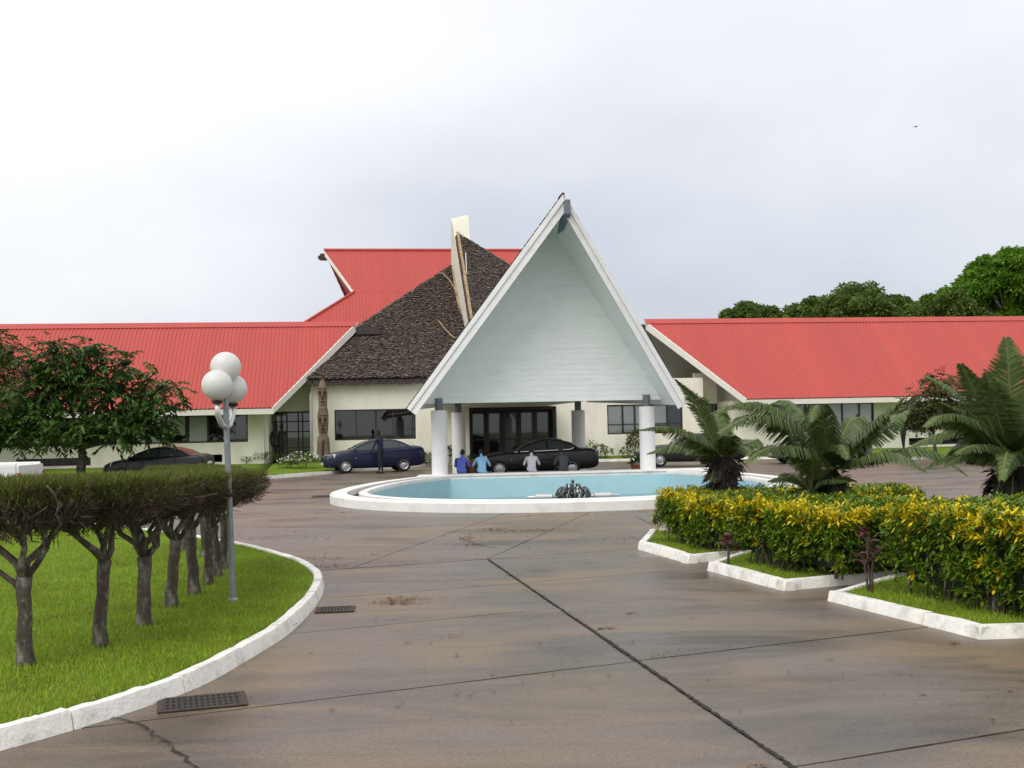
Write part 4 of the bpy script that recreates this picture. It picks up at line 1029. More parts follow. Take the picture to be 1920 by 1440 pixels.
# ================================================================ vegetation
def unit(v): return v / (np.linalg.norm(v, axis=-1, keepdims=True) + 1e-9)
def leaves_at(pts, dirs, L, W, droop=0.3, roll=1.0):
    """one folded-flat 4-corner leaf per point (numpy): pts (N,3) base, dirs (N,3)"""
    N = len(pts); d = unit(dirs); L = np.broadcast_to(np.asarray(L, float), (N,))[:, None]; W = np.broadcast_to(np.asarray(W, float), (N,))[:, None]
    up = np.tile([0, 0, 1.0], (N, 1)) + rng.normal(0, 0.45 * roll, (N, 3)); s = unit(np.cross(d, up))
    tip = pts + d * L + np.array([0, 0, -1.0]) * L * droop; mid_ = pts + d * L * 0.5 + np.array([0, 0, -1.0]) * L * droop * 0.2
    return np.stack([pts, mid_ - s * W * 0.5, tip, mid_ + s * W * 0.5], 1).reshape(-1, 3)
def branch_tube(mb, p0, p1, r0, r1, n=6, wob=0.06, k=5):
    p0, p1 = Vector(p0), Vector(p1); L_ = (p1 - p0).length; pts = []
    for i in range(k + 1):
        t = i / k; w_ = wob * L_ * math.sin(math.pi * t) if 0 < i < k else 0
        pts.append(p0.lerp(p1, t) + Vector((random.uniform(-1, 1), random.uniform(-1, 1), random.uniform(-.4, .4))) * w_)
    mb.tube(pts, [r0 + (r1 - r0) * i / k for i in range(k + 1)], n)
    return pts

# ---- row of sheared trees on the island
tr_px = [(48, 1247), (189, 1212), (270, 1172), (322, 1138), (364, 1114), (391, 1096), (408, 1081), (419, 1067), (384, 1045), (348, 1033)]
tr_lab = ['nearest sheared flat topped tree at the left edge of the lawn', 'sheared tree with a forked trunk, second from the left edge', 'sheared tree, third trunk along the lawn row', 'sheared tree with thick trunk, fourth along the lawn row', 'sheared tree, fifth trunk along the lawn row beside the lamp post',
          'sheared tree, sixth trunk along the lawn row', 'sheared tree, seventh trunk of the row just left of the lamp post', 'sheared tree at the right hand end of the lawn row', 'far thin sheared tree behind the right end of the row', 'farthest sheared tree of the row, seen between other trunks']
ZT = 1.44
for i, (px, py) in enumerate(tr_px):
    b = G(px, py, 0.105); rt = empty('sheared_tree', (b.x, b.y, 0.1), random.uniform(0, 6), tr_lab[i], 'tree', 'sheared trees in a row on the lawn')
    ZT = 1.43 + max(0, 15.0 - b.y) * 0.031; ZL = 1.0 + (ZT - 1.43) * 0.5
    r0 = (0.061 if i < 5 else 0.056) * random.uniform(.88, 1.12); mb = MB()
    lean = Vector((random.uniform(-.05, .05), random.uniform(-.05, .05), 0)); hf = random.uniform(0.62, 0.80)
    pts = [Vector((0, 0, -0.02)), Vector((0, 0, 0.05)), Vector((0.01, 0, 0.15))] + [Vector((0, 0, 0.15 + (hf - 0.15) * t)) + lean * t + Vector((random.uniform(-.012, .012), random.uniform(-.012, .012), 0)) for t in (.25, .5, .75, 1)]
    mb.tube(pts, [r0*1.45, r0*1.2, r0*1.05, r0*0.98, r0*0.92, r0*0.95, r0*1.08], 12)
    fk = pts[-1]; ends = []
    nbr = random.randint(4, 7)
    for k in range(nbr):
        a = 2 * math.pi * (k + random.uniform(-.3, .3)) / nbr; rr_ = random.uniform(0.28, 0.55)
        e_ = Vector((rr_ * math.cos(a), rr_ * math.sin(a), random.uniform(1.14, 1.26) + (ZT - 1.43) * .8))
        pp = branch_tube(mb, fk + Vector((0, 0, -0.03)), e_, r0 * random.uniform(.42, .6), r0 * .28, 7, 0.13, 5); ends.append(e_)
        for _ in range(3):
            a2 = a + random.uniform(-1.0, 1.0); q = pp[random.randint(2, 4)]
            branch_tube(mb, q, (q.x + random.uniform(.15, .4) * math.cos(a2), q.y + random.uniform(.15, .4) * math.sin(a2), random.uniform(1.14, 1.32) + (ZT - 1.43) * .8), r0 * .26, r0 * .12, 5, 0.12, 4)
    if i == 0:
        branch_tube(mb, (0.05, 0, 0.62), (0.30, 0.0, 0.80), r0*.45, r0*.3, 6, .1, 4)
    o = mb.build('trunk', M['bark'], rt, smooth=True)
    # crown: dark clipped twigs below, fine green shoots on the flat top and edge
    R_ = random.uniform(0.50, 0.60) if i < 8 else random.uniform(0.48, 0.56)
    ph = rng.uniform(0, 6.28, 3)
    def rim(a): return R_ * (1 + 0.10 * np.sin(2*a + ph[0]) + 0.08 * np.sin(3*a + ph[1]) + 0.05 * np.sin(5*a + ph[2]))
    def band(n, z0, z1, rpow, L0, L1, W, upk, out_k, wz=False):
        a = rng.uniform(0, 6.283, n); r_ = rim(a) * rng.random(n) ** rpow; zz = rng.uniform(z0, z1, n)
        # underside rises outwards: bowl shape
        zlo = ZL + 0.16 * (r_ / R_) ** 1.3 + 0.05 * np.sin(3 * a + ph[1]) + 0.04 * np.sin(7 * a + ph[0]); zz = np.maximum(zz, zlo + rng.uniform(0, .05, n))
        p = np.stack([r_*np.cos(a), r_*np.sin(a), zz - 0.1], 1)
        d = np.stack([np.cos(a)*out_k*(r_/R_), np.sin(a)*out_k*(r_/R_), np.full(n, upk)], 1) + rng.normal(0, 0.38, (n, 3))
        return leaves_at(p, d, rng.uniform(L0, L1, n), W, 0.0)
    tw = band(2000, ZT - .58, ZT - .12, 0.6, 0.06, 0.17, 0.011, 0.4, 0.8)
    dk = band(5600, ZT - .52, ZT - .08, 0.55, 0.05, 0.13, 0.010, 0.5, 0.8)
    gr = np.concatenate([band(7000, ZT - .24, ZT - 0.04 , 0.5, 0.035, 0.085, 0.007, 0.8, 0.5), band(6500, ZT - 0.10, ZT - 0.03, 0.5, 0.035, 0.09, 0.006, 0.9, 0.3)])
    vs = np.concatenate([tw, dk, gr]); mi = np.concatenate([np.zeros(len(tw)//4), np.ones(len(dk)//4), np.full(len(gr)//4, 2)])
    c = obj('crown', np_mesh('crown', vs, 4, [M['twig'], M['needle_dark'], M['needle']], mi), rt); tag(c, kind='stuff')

# ---- broad trees built from branches, sprays of leaves on lobes
def lobe_tree(name, base, lobes, label, leafmat, leaf, n, cat='tree', trunk_r=0.2, group=None, spray=True, barkmat='bark', fork=0.35, core=None, inward=0.25, droop=0.5):
    base = Vector(base); rt = empty(name, base, 0, label, cat, group); mb = MB()
    cz = min(l[2] - l[5] for l in lobes)
    top = Vector((random.uniform(-.1, .1), 0, max(0.4, cz + 0.15)))
    branch_tube(mb, (0, 0, -0.05), top, trunk_r * 1.25, trunk_r * 0.85, 9, 0.03, 5)
    for l in (lobes if len(lobes) < 25 else lobes[::12]):
        c = Vector(l[:3]); pp = branch_tube(mb, top - Vector((0, 0, .1)), c, trunk_r * .55, trunk_r * .16, 6, 0.08, 5)
        for _ in range(4):
            q = pp[random.randint(2, 4)]; dv = Vector((random.gauss(0, 1), random.gauss(0, 1), random.gauss(0, .7))).normalized()
            branch_tube(mb, q, c + Vector((dv.x * l[3], dv.y * l[4], dv.z * l[5])) * 0.85 if False else c + Vector((dv.x * l[3], dv.y * l[4], dv.z * l[5])) * 0.85, trunk_r * .18, trunk_r * .06, 5, 0.08, 4)
    mb.build('trunk', M[barkmat], rt, smooth=True)
    A = np.array([l[3] * l[4] + l[3] * l[5] + l[4] * l[5] for l in lobes]); A = A / A.sum(); out_ = []
    for l, w_ in zip(lobes, A):
        k = int(n * w_); d = unit(rng.normal(0, 1, (k, 3))); rad = 1 - inward * rng.random(k) ** 1.4 * (1.6 if spray else 1) + rng.normal(0, .05, k)
        # lumpy surface
        lump = 1 + 0.10 * np.sin(d[:, 0] * 5 + l[0]) * np.cos(d[:, 1] * 6 + l[1]) + 0.08 * np.sin(d[:, 2] * 9 + l[2] * 3)
        p = np.array(l[:3]) + d * np.array(l[3:6]) * (rad * lump)[:, None]
        if spray:
            od = unit(d * np.array([1, 1, 0.35]) + rng.normal(0, .5, (k, 3))); ns = leaf[2]
            for j in range(ns):
                t = (j // 2 + .5) / (ns / 2); side = 1 if j % 2 else -1
                s = unit(np.cross(od, np.array([0, 0, 1.0]))) * side
                q = p + od * (t * leaf[3]) + np.array([0, 0, -1.0]) * (t * t * leaf[3] * 0.35)
                out_.append(leaves_at(q, od * 0.55 + s * 0.85 + rng.normal(0, .15, (k, 3)), leaf[0] * rng.uniform(.7, 1.15, k), leaf[1], droop, 0.6))
        else:
            out_.append(leaves_at(p, unit(d + rng.normal(0, .6, (k, 3))), leaf[0] * rng.uniform(.6, 1.3, k), leaf[1], 0.25, 1.2))
    vs = np.concatenate(out_)
    c = obj('crown', np_mesh('crown', vs, 4, M[leafmat]), rt); tag(c, kind='stuff')
    if core:
        mb = MB()
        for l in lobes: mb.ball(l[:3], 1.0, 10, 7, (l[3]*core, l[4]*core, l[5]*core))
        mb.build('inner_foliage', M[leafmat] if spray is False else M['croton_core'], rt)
    return rt
def at(px, py, Y): p = PY(px, py, Y); return p
# tree in front of the left wing
Yt = 45; b = PY(152, 870, Y=Yt); bx = b.x
def lb(px, py, rx, rz, dy=0, ry=None, Y=45, bx_=None, by=None):
    p = PY(px, py, Y + dy); return (p.x - bx_, p.y - by, p.z, rx, ry or rx, rz)
lobes = [lb(*q, Y=Yt, bx_=bx, by=Yt) for q in [(60, 760, 1.7, 1.1), (150, 700, 1.6, 1.15), (215, 730, 1.5, 1.0), (265, 760, 1.3, .85), (110, 800, 1.6, .8, -1), (200, 800, 1.5, .8, -1), (15, 810, 1.4, .75), (90, 715, 1.4, 1.0, .8), (280, 810, 1.0, .55), (300, 725, .7, .3), (310, 765, .6, .28), (-40, 770, 1.8, 1.2), (165, 655, .9, .5), (100, 655, .8, .5), (235, 680, .7, .45), (330, 722, .25, .12), (335, 757, .22, .12), (290, 700, .35, .2), (20, 660, .5, .3), (60, 680, .6, .4)]]
lobe_tree('broad_tree', (bx, Yt, 0), lobes, 'dark green leafy tree with drooping sprays in front of the left wing', 'leaf_dark', (0.31, 0.115, 10, 0.62), 1120, trunk_r=0.17, inward=0.5, core=0.30)
b = PY(-70, 870, 51); lobes = [lb(*q, Y=51, bx_=b.x, by=51) for q in [(-60, 660, 2.2, 1.6), (-20, 700, 1.4, 1.0), (-90, 740, 2.4, 1.6), (-5, 650, .7, .7)]]
lobe_tree('broad_tree', (b.x, 51, 0), lobes, 'darker tree cut off by the left edge of the view', 'leaf_redgreen', (0.28, 0.10, 8, 0.5), 700, trunk_r=0.2, inward=0.4, core=0.34)
b = PY(1755, 860, 50); lobes = [lb(*q, Y=50, bx_=b.x, by=50) for q in [(1750, 745, 1.15, .75), (1720, 770, .9, .55), (1790, 760, 1.0, .65), (1760, 715, .7, .45), (1745, 790, 1.0, .4), (1705, 790, .6, .35)]]
lobe_tree('small_tree', (b.x, 50, 0), lobes, 'small bushy tree with reddish tips in front of the right wing', 'leaf_redgreen', (0.17, 0.075, 8, 0.34), 850, trunk_r=0.07, inward=0.4)
# big trees behind the right wing
def far_tree(px, py_top, Y, bumps, label, m, n):
    b = PY(px, 800, Y); lobes = []
    for (x, yt, rpx) in bumps:
        s = Y / FPX; r_ = rpx * s; p = PY(x, yt, Y); c_ = (p.x - b.x, random.uniform(-1.5, 1.5), p.z - r_ * 0.78); lobes.append((*c_, r_ * .86, r_ * .86, r_ * 0.68))
        for _ in range(15):
            a = random.uniform(0, 6.28); e = random.uniform(-.2, 1.35); q = random.uniform(.22, .36) * r_
            lobes.append((c_[0] + math.cos(a) * math.cos(e) * (r_ - q * .45), c_[1] + math.sin(a) * math.cos(e) * (r_ - q * .45) * .9, c_[2] + math.sin(e) * (r_ * .78 - q * .45), q, q, q * .8))
    return lobe_tree('shade_tree', (b.x, Y, 0), lobes, label, m, (0.30, 0.19), int(n * 1.7), trunk_r=0.5, group='big trees behind the right wing', spray=False, core=0.86, inward=0.18)
far_tree(1405, 570, 96, [(1400, 570, 42), (1375, 582, 34), (1440, 576, 28), (1430, 600, 50)], 'low round tree crown just right of the portico peak behind the red roof', 'leaf_olive', 9000)
far_tree(1600, 540, 93, [(1600, 541, 70), (1540, 556, 50), (1660, 556, 56), (1505, 570, 36), (1600, 590, 90), (1700, 570, 40)], 'wide olive green tree crown behind the middle of the right roof', 'leaf_olive', 22000)
far_tree(1900, 476, 90, [(1895, 475, 62), (1848, 487, 44), (1955, 478, 62), (1815, 512, 46), (1780, 540, 40), (1870, 545, 60), (1930, 535, 66), (1990, 510, 70)], 'tallest bright green domed tree behind the right end of the red roof', 'leaf_mango', 34000)
far_tree(1775, 535, 86, [(1782, 552, 34), (1750, 562, 34), (1724, 575, 28), (1818, 580, 40), (1860, 592, 44)], 'dark green tree crown stepping down left of the tallest tree', 'leaf_olive', 15000)

# ---- croton hedges
def hedge(name, a, b, width, h, label, n, base_z=0.09):
    """rectangular clipped hedge: left face runs a->b (towards the viewer), body to the right of it"""
    a, b = Vector(a), Vector(b); d = (b - a).normalized(); s = Vector((-d.y, d.x)); L_ = (b - a).length
    rt = empty(name, (a.x, a.y, base_z), math.atan2(d.y, d.x), label, 'hedge', 'clipped croton hedges in the planting bed')
    # local: x along a->b, y across (0..width), z up
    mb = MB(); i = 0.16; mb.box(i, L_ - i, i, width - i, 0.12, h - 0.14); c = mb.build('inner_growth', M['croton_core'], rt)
    st = MB()
    for _ in range(int(26 * L_)):
        x, y = random.uniform(0.1, L_ - .1), random.choice((random.uniform(.06, .25), random.uniform(.06, width - .1)))
        branch_tube(st, (x, y, 0), (x + random.uniform(-.12, .12), y + random.uniform(-.1, .08), random.uniform(.45, h - .12)), 0.011, 0.006, 4, .06, 3)
    tag(st.build('stems', M['bark'], rt), kind='stuff')
    # rosettes over the faces: (area weights) left face, near end, far end, right, top
    F_ = [('l', L_ * h * 1.25), ('n', width * h * 1.25), ('f', width * h * .4), ('r', L_ * h * .4), ('t', L_ * width * 1.15)]; W_ = np.array([f[1] for f in F_]); W_ = W_ / W_.sum()
    vs, mi = [], []
    for (f, _), w_ in zip(F_, W_):
        k = int(n * w_); u_, v_ = rng.random(k), rng.random(k) ** (0.85 if f != 't' else 1)
        dep = rng.random(k) ** 2 * 0.16; jz = rng.normal(0, .02, k)
        bul = 0.05 * np.sin(u_ * L_ * 5 + 1.3) + 0.04 * np.sin(u_ * L_ * 11 + v_ * 5)
        z = 0.06 + v_ * (h - 0.06)
        low = np.clip((0.35 - v_) / .35, 0, 1) * 0.10
        if f == 'l': p = np.stack([u_ * L_, dep - bul + low * .8, z + jz], 1); nrm = [0, -1, 0.25]
        elif f == 'n': p = np.stack([L_ - dep + bul - low, u_ * width, z + jz], 1); nrm = [1, 0, 0.25]
        elif f == 'f': p = np.stack([dep, u_ * width, z], 1); nrm = [-1, 0, .3]
        elif f == 'r': p = np.stack([u_ * L_, width - dep, z], 1); nrm = [0, 1, .3]
        else: p = np.stack([u_ * L_, v_ * width, h - dep * .5 + jz + bul * .4], 1); nrm = [0, 0, 1]
        # patchy bare spots low on the faces
        keep = np.ones(k, bool)
        if f in 'lnfr':
            hole = np.sin(u_ * L_ * 3.1 + 2) * np.sin(u_ * L_ * 7.3) ; keep = ~((v_ < 0.30 + 0.16 * hole) & (rng.random(k) < 0.62))
        p, v2, u2 = p[keep], v_[keep], u_[keep]; k = len(p)
        edge = np.clip((v2 - 0.72) / 0.14, 0, 1) if f != 't' else np.clip((0.30 - v2) / .15, 0, 1) * .8 + np.clip((u2 - .85) / .1, 0, 1) * .6
        pn = 0.5 + 0.5 * np.sin(u2 * L_ * 2.3 + a.x * 3) * np.cos(u2 * L_ * 1.1 + 4 * v2 + a.y)
        py_ = np.clip(0.015 + 0.05 * pn + edge * (0.22 + 0.75 * pn), 0, .92) if f != 't' else np.clip(0.10 + 0.12 * pn + edge * (.25 + .5 * pn), 0, .9)
        yel = rng.random(k) < py_
        nl = 8; ax = unit(np.array(nrm) + rng.normal(0, .40, (k, 3)) + np.array([0, 0, .35])); e1 = unit(np.cross(ax, rng.normal(0, 1, (k, 3)))); e2 = np.cross(ax, e1); ph_ = rng.uniform(0, 6.28, k)
        for j in range(nl):
            an = ph_ + j * 2.4; sp = 0.55 + 0.45 * (j / nl)
            dd = ax * (1.05 - sp * .62)[:, None] if False else ax * (1.05 - sp * .62) + (e1 * np.cos(an)[:, None] + e2 * np.sin(an)[:, None]) * sp
            vs.append(leaves_at(p + ax * 0.01 * j, dd, rng.uniform(.055, .105, k), rng.uniform(.024, .034, k), 0.08, 0.5)); mi.append(yel.astype(int))
    o = obj('foliage', np_mesh('foliage', np.concatenate(vs), 4, [M['croton_green'], M['croton_yellow']], np.concatenate(mi)), rt); tag(o, kind='stuff')
hedge('croton_hedge', (4.02, 12.05), (4.95, 8.9), 1.7, 0.88, 'nearest clipped green and yellow croton hedge at the right edge', 4600)
hedge('croton_hedge', (2.92, 14.95), (3.62, 12.85), 1.9, 0.74, 'middle clipped croton hedge with yellow top edge behind the second kerb corner', 3500)
hedge('croton_hedge', (2.28, 17.75), (2.86, 15.8), 1.9, 0.65, 'far clipped croton hedge ending beside the pool', 3300)
hedge('croton_hedge', (6.6, 19.3), (2.5, 19.2), -1.0 if False else 1.0, 0.82, 'croton hedge along the far side of the bed behind the cycad trunks', 1800) if False else None
def hedge_back():
    hedge('croton_hedge', (2.6, 19.9), (2.6, 18.7), 4.2, 0.60, 'low croton hedge along the far side of the bed behind the cycad trunks', 2800)
hedge_back()

# ---- cycads
def frond(par, pts, lmax, nl=74, m='cycad', flat=0.0, droop=0.55):
    """pts: control points of the midrib (local); leaflets hang on both sides"""
    P = [Vector(p) for p in pts]; fine = []
    cm = []
    for i in range(len(P) - 1):
        p0, p1, p2, p3 = P[max(0, i-1)], P[i], P[i+1], P[min(len(P)-1, i+2)]
        for k in range(10):
            t = k / 10; cm.append(0.5 * ((2*p1) + (p2-p0)*t + (2*p0-5*p1+4*p2-p3)*t*t + (3*p1-p0-3*p2+p3)*t**3))
    cm.append(P[-1]); N = len(cm)
    mb = MB(); mb.tube(cm, [0.016 * (1 - 0.8 * i / (N-1)) + 0.002 for i in range(N)], 5, 0)
    A = np.array([list(c) for c in cm]); seg = np.linalg.norm(np.diff(A, axis=0), axis=1); cum = np.concatenate([[0], np.cumsum(seg)]); tot = cum[-1]
    tt = np.linspace(0.10, 0.995, nl); s = tt * tot
    base = np.stack([np.interp(s, cum, A[:, k]) for k in range(3)], 1)
    tan = unit(np.stack([np.interp(np.minimum(s + .03, tot), cum, A[:, k]) - np.interp(np.maximum(s - .03, 0), cum, A[:, k]) for k in range(3)], 1))
    prof = np.clip(np.minimum((tt - 0.02) / 0.22, 1), 0, 1) * np.clip((1.06 - tt) / 0.42, 0.16, 1) * lmax
    up = np.array([0, 0, 1.0]); side = np.cross(tan, up); ln = np.linalg.norm(side, axis=1, keepdims=True)
    side = np.where(ln > 0.15, side / np.maximum(ln, 1e-6), np.array([1.0, 0, 0]))
    nu = unit(np.cross(side, tan)); out_ = []
    for sg in (-1, 1):
        d0 = unit(side * sg * 0.85 + tan * 0.55 + nu * (0.28 - 0.30 * droop) + rng.normal(0, .05, (nl, 3)))
        L1 = (prof * rng.uniform(.85, 1.1, nl))[:, None]
        p1 = base; p2 = base + d0 * L1 * 0.5; d1 = unit(d0 + np.array([0, 0, -1.0]) * droop * 1.5); p3 = p2 + d1 * L1 * 0.5
        wv = unit(np.cross(d0, nu)) * 0.0095
        wv = tan * 0.0125
        out_.append(np.stack([p1 - wv*.5, p2 - wv, p2 + wv, p1 + wv*.5], 1).reshape(-1, 3)); out_.append(np.stack([p2 - wv, p3 - wv*.25, p3 + wv*.25, p2 + wv], 1).reshape(-1, 3))
    f = mb.build('frond', M['cycad_rib'], par)
    obj('leaflets', np_mesh('leaflets', np.concatenate(out_), 4, M[m]), f)
    return f
def cycad(base, zc, label, key, nrand, Lr, lmax=0.26, trunk_r=0.24, heads=None):
    rt = empty('cycad', (base[0], base[1], 0.08), 0, label, 'cycad', 'cycads in the planting bed')
    zc -= 0.08; vs = []; mb = MB()
    hs = heads or [(0, 0, zc, trunk_r)]
    for (hx, hy, hz, hr) in hs:
        mb.tube([(hx, hy, -0.1), (hx, hy, hz * .4), (hx, hy, hz * .85), (hx, hy, hz)], [hr * .8, hr * .85, hr, hr * .6], 12)
        k = 420; a = rng.uniform(0, 6.28, k); z = rng.uniform(0.1, hz, k); p = np.stack([hx + hr*.9*np.cos(a), hy + hr*.9*np.sin(a), z], 1); d = np.stack([np.cos(a), np.sin(a), rng.uniform(-.9, .9, k)], 1)
        vs.append(leaves_at(p, d, rng.uniform(.08, .26, k), .035, 0.3))
    t = mb.build('trunk', M['cycad_trunk'], rt, smooth=True); tag(obj('leaf_bases', np_mesh('leaf_bases', np.concatenate(vs), 4, M['cycad_trunk']), t), kind='stuff')
    for kf in key:
        pts = []
        for (px, py, dy) in kf[0]:
            w = PY(px, py, base[1] + dy); pts.append(Vector((w.x - base[0], w.y - base[1], w.z - 0.08)))
        o0 = min(hs, key=lambda h: abs(h[0] - pts[0].x)); 
        frond(rt, [Vector((o0[0], o0[1], o0[2] - .03))] + pts, kf[1] * 1.25 if len(kf) > 1 else lmax, nl=150, droop=kf[2] if len(kf) > 2 else 0.6)
    for k in range(nrand):
        h = hs[-1] if len(hs) == 1 else random.choice(hs)
        a = 2 * math.pi * (k + random.uniform(-.3, .3)) / nrand; el = random.uniform(0.25, 1.0); Lf = Lr * random.uniform(.75, 1.1) * (0.6 if h[3] < 0.2 else 1)
        p = Vector((h[0], h[1], h[2] - .05)); pts = [p.copy()]; e = el
        for j in range(4):
            p = p + Vector((math.cos(a) * math.cos(e), math.sin(a) * math.cos(e), math.sin(e))) * (Lf / 4); pts.append(p.copy()); e -= random.uniform(.22, .50)
        frond(rt, pts, lmax * random.uniform(.85, 1.15), nl=80)
    # old hanging fronds
    for k in range(7):
        a = random.uniform(0, 6.28); h = hs[0]; p = Vector((h[0], h[1], h[2] - .15)); Lf = Lr * .4
        pts = [p, p + Vector((math.cos(a), math.sin(a), .1)) * Lf * .5, p + Vector((math.cos(a) * .9, math.sin(a) * .9, -.75)) * Lf]; frond(rt, pts, lmax * .6, nl=36, m='cycad_old', droop=1)
    return rt
c2 = PY(1560, 900, 17.0)
cycad((c2.x, 17.0), 1.16, 'wide spreading cycad in the middle of the bed with long arching fronds', [
    ([(1500, 815, -.1), (1440, 765, -.2), (1390, 757, -.25), (1343, 772, -.3)], .34, .75), ([(1505, 835, -.3), (1450, 788, -.6), (1400, 782, -.8), (1346, 812, -1.0)], .36, .85), ([(1520, 858, -.5), (1470, 838, -.9), (1425, 846, -1.2), (1398, 868, -1.3)], .32, .85),
    ([(1600, 835, -.2), (1640, 795, -.4), (1668, 768, -.5), (1692, 748, -.6)], .32, .7), ([(1610, 840, -.2), (1660, 800, -.1), (1700, 770, 0)], .30, .7), ([(1610, 862, -.3), (1660, 848, -.5), (1700, 860, -.7), (1735, 884, -.8)], .28, .8), ([(1620, 860, 0), (1700, 843, -.2), (1760, 852, -.3), (1812, 890, -.4)], .32, .8),
    ([(1545, 820, .1), (1525, 785, .2), (1508, 790, .3), (1500, 820, .3)], .26, .9), ([(1548, 815, -.3), (1540, 770, -.5), (1530, 762, -.7), (1520, 790, -.9)], .26, .9), ([(1575, 830, .1), (1595, 790, .2), (1612, 785, .3), (1622, 810, .3)], .26, .8), ([(1565, 845, -.5), (1578, 835, -.9), (1590, 860, -1.1)], .26, .9),
    ([(1530, 815, .2), (1490, 765, .4), (1470, 752, .5), (1445, 757, .6)], .26, .7)], 6, 1.3, 0.27, heads=[(-.04, .1, 1.10, .24), (-0.36, -0.15, .80, .17)])
c1 = PY(1357, 900, 19.0)
cycad((c1.x, 19.0), 1.35, 'dark cycad beside the pool with one frond standing upright', [
    ([(1338, 830, -.1), (1318, 785, -.2), (1300, 750, -.3), (1266, 712, -.4)], .24, .25), ([(1325, 835, -.4), (1285, 812, -.8), (1245, 800, -1.0), (1200, 806, -1.2)], .26, .9), ([(1330, 845, .2), (1290, 835, .4), (1250, 838, .6), (1215, 850, .7)], .26, .9),
    ([(1380, 840, .4), (1410, 825, .8), (1430, 840, 1.0)], .26, .8), ([(1350, 815, .2), (1345, 780, .4), (1362, 760, .5)], .24, .6)], 7, 0.9, 0.25, 0.25)
c3 = PY(1905, 930, 14.3)
cycad((c3.x, 14.3), 1.30, 'tall cycad at the right edge with a bright frond pointing straight up', [
    ([(1896, 800, -.1), (1893, 730, -.15), (1890, 680, -.2), (1886, 634, -.2)], .30, .05), ([(1870, 820, -.2), (1845, 770, -.3), (1822, 722, -.4), (1801, 683, -.5)], .28, .35), ([(1865, 825, 0), (1820, 765, .1), (1780, 728, .2), (1735, 705, .3)], .28, .5), ([(1865, 830, -.3), (1810, 782, -.5), (1775, 762, -.6), (1760, 755, -.7)], .28, .6),
    ([(1860, 835, -.4), (1810, 790, -.7), (1770, 778, -.8), (1732, 800, -1.0)], .27, .8), ([(1860, 840, .1), (1810, 808, .2), (1760, 815, .3), (1705, 838, .3)], .27, .8), ([(1865, 850, -.6), (1830, 835, -1.0), (1790, 850, -1.2)], .27, .8), ([(1915, 800, 0), (1935, 730, 0), (1950, 680, 0)], .28, .3), ([(1890, 850, -.8), (1885, 860, -1.3), (1878, 900, -1.5)], .27, .9), ([(1920, 830, -.4), (1960, 790, -.8), (1990, 790, -1)], .27, .7),
    ([(1880, 810, -.3), (1862, 745, -.5), (1850, 700, -.6)], .26, .4)], 11, 1.3, 0.26, 0.28)

# ---- cordylines and bromeliads
def strap_plant(name, base, label, cat, heads, L_, W_, m, n=14, z=0.09, group=None, stem=True, up=0.9):
    rt = empty(name, (base[0], base[1], z), random.uniform(0, 6), label, cat, group); mb = MB(); vs = []
    for (hx, hy, hz) in heads:
        if stem: branch_tube(mb, (hx * .2, hy * .2, -.03), (hx, hy, hz), .016, .012, 6, .04, 4)
        k = n; a = rng.uniform(0, 6.28, k); e = rng.uniform(.2, 1.3, k) * up
        d = np.stack([np.cos(a)*np.cos(e), np.sin(a)*np.cos(e), np.sin(e)], 1); p = np.tile([hx, hy, hz], (k, 1)) + np.stack([np.zeros(k), np.zeros(k), rng.uniform(-.08, .02, k)], 1)
        vs.append(leaves_at(p, d, L_ * rng.uniform(.7, 1.2, k), W_, 0.35, .4))
    if stem: mb.build('stem', M['bark'], rt, smooth=True)
    for v in vs: obj('leaf_head', np_mesh('leaf_head', v, 4, M[m]), rt)
    return rt
p = G(1365, 1060, 0.09); strap_plant('cordyline', p, 'small dark red cordyline in front of the far hedge', 'plant', [(0, 0, .33), (.05, .02, .24)], .20, .06, 'cordyline', 14)
p = G(1632, 1110, 0.09); strap_plant('cordyline', p, 'tall two headed red cordyline between the near and middle hedges', 'plant', [(0, 0, .62), (.06, .05, .36), (-.05, .03, .45)], .22, .07, 'cordyline', 13)
p = G(1378, 1072, 0.09)
for q, lab in (((1640, 932), 'low reddish bromeliads growing behind the middle hedge'), ((1742, 925), 'spiky orange red bromeliad on the bed near the right cycad'), ((1690, 940), 'yellow green broad leaved plant between the two right cycads')):
    w = PY(q[0], q[1], 15.2); strap_plant('bromeliad', (w.x, w.y), lab, 'plant', [(0, 0, w.z - .25), (.18, .05, w.z - .28), (-.2, .08, w.z - .27)], .26, .05, 'bromeliad' if 'yellow' not in lab else 'croton_yellow', 16)

